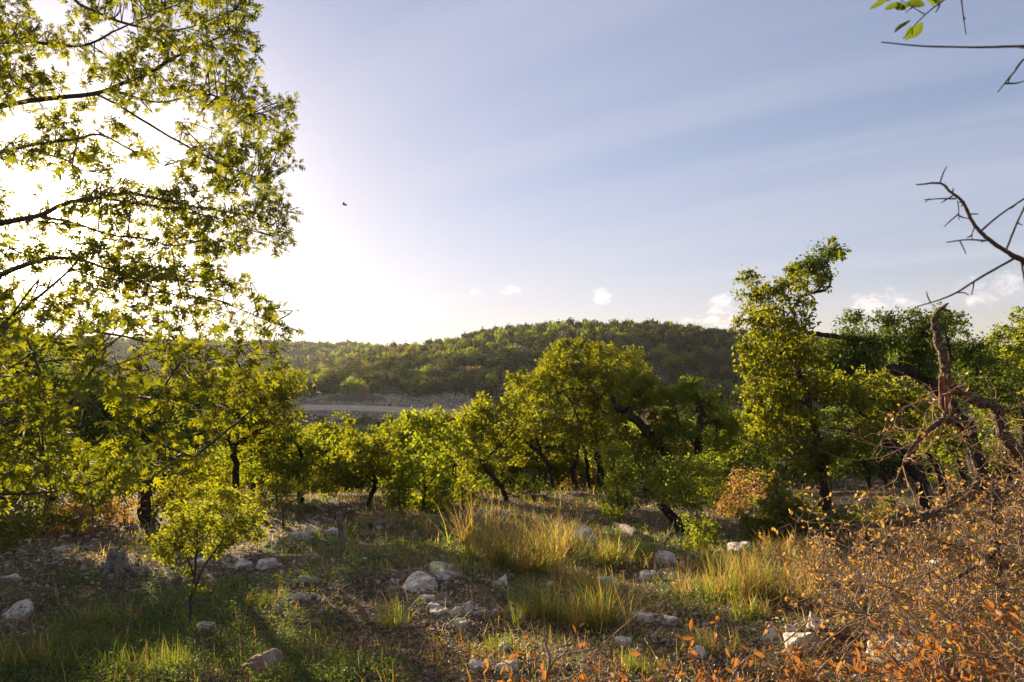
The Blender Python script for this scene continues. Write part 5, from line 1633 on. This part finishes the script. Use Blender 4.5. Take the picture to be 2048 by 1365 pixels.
valley_tree(*P(628, 870, 62)[:2], 2.3, 'hill_tan', 'tan-coloured round tree in the valley left of the clearing', 0)
placed.append((*P(628, 870, 62)[:2], 2.6))
n_v = 0
for k in range(9000):
    d = math.exp(r.uniform(math.log(29), math.log(126)) if r.random() < .6 else r.uniform(math.log(29), math.log(48)))
    px = r.uniform(-120, 2180)
    x = (px - CX) / F_PX * d
    s = r.uniform(1.7, 2.5) if d < 48 else r.uniform(2.2, 3.6)
    h = s * 1.38
    top = to_px(x, d, float(G(x, d)) + h)[1]
    lim = np.interp(px, [-250, 350, 480, 560, 620, 980, 1020, 1300, 1480, 1700, 2300], [660, 700, 800, 838, 842, 838, 800, 790, 800, 720, 690])
    if top < lim or (d > 100 and 600 < px < 980 and top < 840) or not free(x, d, s):
        continue
    m = MATS[r.choice(4, p=[.46, .34, .08, .12])]
    where = ('behind the big leafy boughs at left', 'left of and below the clearing', 'straight below the pale road', 'below the right end of the clearing', 'behind the grove of twisted oaks',
             'behind the broken upright trunk', 'behind the ragged tall oak', 'behind the arched oak')[int(np.searchsorted([430, 600, 790, 1010, 1290, 1470, 1700], px))]
    far_w = 'nearer' if d < 45 else ('farther' if d < 80 else 'farthest')
    valley_tree(x, d, s, m, f'{DESC[m]} bushy tree in the {far_w} valley woods {where}', int(r.integers(3)), r.uniform(.85, 1.2))
    n_v += 1
    if n_v > 285:
        break
print('valley trees', n_v)

# hill trees: candidate spots over the hill and ridge
def spots(d0, d1, n, px0, px1, smin, smax):
    px = r.uniform(px0, px1, n)
    d = np.sqrt(r.uniform(d0 ** 2, d1 ** 2, n))
    x = (px - CX) / F_PX * d
    return px, d, x, r.uniform(smin, smax, n)


px, d, x, s = spots(150, 335, 6500, 380, 2200, 1.9, 3.5)
cell = {}
H = []
for k in np.argsort(d):
    if 575 < px[k] < 1010 and d[k] < 164 + 3 * math.sin(px[k] * .05):
        continue
    cx_, cy_ = int(x[k] // 4), int(d[k] // 4)
    bad = False
    for i in (-1, 0, 1):
        for j in (-1, 0, 1):
            for (a, b, q) in cell.get((cx_ + i, cy_ + j), ()):
                if (a - x[k]) ** 2 + (b - d[k]) ** 2 < (.60 * (q + s[k])) ** 2:
                    bad = True
    if bad:
        continue
    cell.setdefault((cx_, cy_), []).append((x[k], d[k], s[k]))
    H.append((px[k], d[k], x[k], s[k]))
H = np.array(H)
green_n = fbm(H[:, 2] / 22, H[:, 1] / 16, 3, 77)
kinds = []
for i in range(len(H)):
    pg = np.clip((green_n[i] - .48) * 4, .03, .5)
    pt = .06 if H[i, 0] < 900 else .03
    u = r.random()
    kinds.append('hill_green' if u < pg else ('hill_tan' if u < pg + pt else ('hill_grey' if u < pg + pt + .2 else 'hill_dark')))
kinds = np.array(kinds)
inview = (H[:, 0] > 560) & (H[:, 0] < 1500)
pick = np.nonzero(inview)[0][:300]
HC = {m: [crown_mesh(800 + 10 * i + k, 1300, .13, 9).mesh('hill_crown', M[m]) for k in range(4)] for i, m in enumerate(MATS)}
for i in pick:
    o = link('hillside_tree', HC[kinds[i]][r.integers(4)])
    s_ = H[i, 3]
    o.location = (H[i, 2], H[i, 1], float(G(H[i, 2], H[i, 1])) - .3)
    o.scale = (s_, s_, s_ * r.uniform(.95, 1.5))
    o.rotation_euler = (0, 0, r.uniform(0, 6.28))
    zone = ('on the left flank of the far hill', 'on the far hill above the left half of the clearing', 'on the far hill above the right half of the clearing', 'on the far hill left of the grove',
            'on the far hill behind the grove', 'on the far hill in the dip right of the grove')[int(np.searchsorted([660, 790, 960, 1040, 1290], H[i, 0]))]
    row = 'lowest row' if H[i, 1] < 178 else ('middle rows' if H[i, 1] < 196 else 'upper rows')
    tag(o, f'{DESC[kinds[i]]} tree, {row}, {zone}', 'tree', 'trees in the woods on the far hill')
restm = np.ones(len(H), bool)
restm[pick] = False


def forest(name, label, X, Y, S, K, nleaf, leaf):
    for m in MATS:
        sel = np.nonzero(K == m)[0]
        if not len(sel):
            continue
        tmp = [crown_mesh(900 + k, nleaf, leaf, 8) for k in range(5)]
        tv = [(np.concatenate(t.v), np.concatenate(t.f)) for t in tmp]
        mb = MB()
        for k in range(5):
            ss = sel[k::5]
            if not len(ss):
                continue
            n = len(ss)
            a = r.uniform(0, 6.28, n)
            z = np.zeros(n)
            sc = S[ss]
            hz2 = r.uniform(.9, 1.5, n)
            Mx = np.stack([np.stack([np.cos(a), np.sin(a), z], 1), np.stack([-np.sin(a), np.cos(a), z], 1), np.stack([z, z, hz2], 1)], 2)
            pos = np.stack([X[ss], Y[ss], G(X[ss], Y[ss]) - .3], 1)
            mb.add(*stamp(tv[k][0], tv[k][1], Mx, pos, sc))
        tag(mb.obj(name, M[m], kind='stuff'), f'{label}, {DESC[m]} crowns', 'woods')


forest('hill_woods', 'dense woods covering the upper far hill', H[restm, 2], H[restm, 1], H[restm, 3], kinds[restm], 240, .22)
px, d, x, s = spots(335, 640, 5200, -250, 2100, 2.6, 4.6)
ok = (px < 1000) | (d < 380)
x, d, s = x[ok], d[ok], s[ok]
kk = np.array(MATS)[r.choice(4, len(x), p=[.42, .34, .08, .16])]
forest('ridge_woods', 'hazy woods on the far ridge', x, d, s, kk, 72, .38)
# left flank below the ridge
px, d, x, s = spots(128, 335, 900, -350, 570, 2.2, 3.8)
kk = np.array(MATS)[r.choice(4, len(x), p=[.42, .38, .06, .14])]
forest('valley_woods', 'hazy woods in the valley behind the oak boughs', x, d, s, kk, 160, .26)
print('hill', len(H), 'ridge', ok.sum())

# low brush in the clearing, and the brush pile
for k, (px, dd, s) in enumerate([(640, 133, 1.0), (672, 132, 1.3), (760, 131.5, 1.2), (800, 131, 1.6), (705, 136, .7), (860, 133, 1.3), (910, 134, 1.9), (935, 133, 1.6), (958, 140, 1.7), (985, 136, 1.8), (780, 152, .5), (840, 156, .6), (888, 143, .9), (740, 140, .6)] + [(570 + 17 * q + 9 * math.sin(q * 2.3), 134.5 + 4.5 * math.sin(q * 1.7) , 1.15 + .45 * math.sin(q * 3.1)) for q in range(26)]):
    x = (px - CX) / F_PX * dd
    o = link('clearing_bush', HC[['hill_dark', 'hill_grey'][k % 3 == 0]][k % 4])
    o.location = (x, dd, float(G(x, dd)) - .1)
    o.scale = (s * 1.2, s, s * .9)
    tag(o, 'low dark bush on the pale clearing below the far hill', 'bush', 'bushes on the clearing')
qpx, qd = r.uniform(575, 1000, 2600), r.uniform(139, 166, 2600)
k = (np.abs(qd - 147.5 - 2 * np.sin(qpx * .012)) > 2.4) & (fbm(qpx / 25, qd / 5, 3, 91) > .42)
qpx, qd = qpx[k], qd[k]
qx = (qpx - CX) / F_PX * qd
qs = r.uniform(.08, .38, len(qx)) ** 1.0
tag(MB().add(*stamp(V0, F0, rot_frames(len(qx), 2.0, r), np.stack([qx, qd, G(qx, qd) + .05 + qs * .2], 1), qs)).obj('rubble', M['gravel'], kind='stuff'), 'broken pale rubble on the clearing below the far hill')
g = np.array([(712 - CX) / F_PX * 158, 158, 0])
g[2] = float(G(g[0], g[1]))
pile = empty('brush_pile', g, 'long heap of grey cut brush on the pale clearing', 'brush pile')
mb = MB()
for k in range(700):
    t = r.uniform(-1, 1)
    c = g + np.array([t * 6.5, r.normal() * 1.2, 0])
    c[2] = float(G(c[0], c[1])) + abs(r.normal()) * .75 * (1 - t * t) + .1
    dr = unit(r.normal(size=3) * np.array([1, .5, .45]))
    L = r.uniform(.5, 2.0)
    mb.add(*tube(np.array([c - dr * L / 2, c + r.normal(size=3) * .08, c + dr * L / 2]), [.05, .04, .02], 4, 2, 0, 0, r, cap=False))
mb.obj('branches', M['grey_wood'], pile, g, True, 'stuff')

# ------------------------------------------------------------------ haze in the valley air
HAZE = 0.00008
if HAZE:
    m, t = new_mat('haze_air')
    v = t.n('ShaderNodeVolumePrincipled')
    v.inputs['Density'].default_value = HAZE
    v.inputs['Color'].default_value = (.86, .86, .86, 1)
    v.inputs['Anisotropy'].default_value = .45
    o = t.n('ShaderNodeOutputMaterial')
    t.t.links.new(v.outputs[0], o.inputs['Volume'])
    zlo, zhi, X, Y0, Y1 = -75.0, 62.0, 2600.0, -40.0, 1560.0
    V = np.array([(a, b, c) for c in (zlo, zhi) for b in (Y0, Y1) for a in (-X, X)])
    F_ = np.array([(0, 2, 3, 1), (4, 5, 7, 6), (0, 1, 5, 4), (2, 6, 7, 3), (0, 4, 6, 2), (1, 3, 7, 5)])
    tag(MB().add(V, F_).obj('haze', m, kind='stuff'), 'thin sunlit haze filling the valley air')
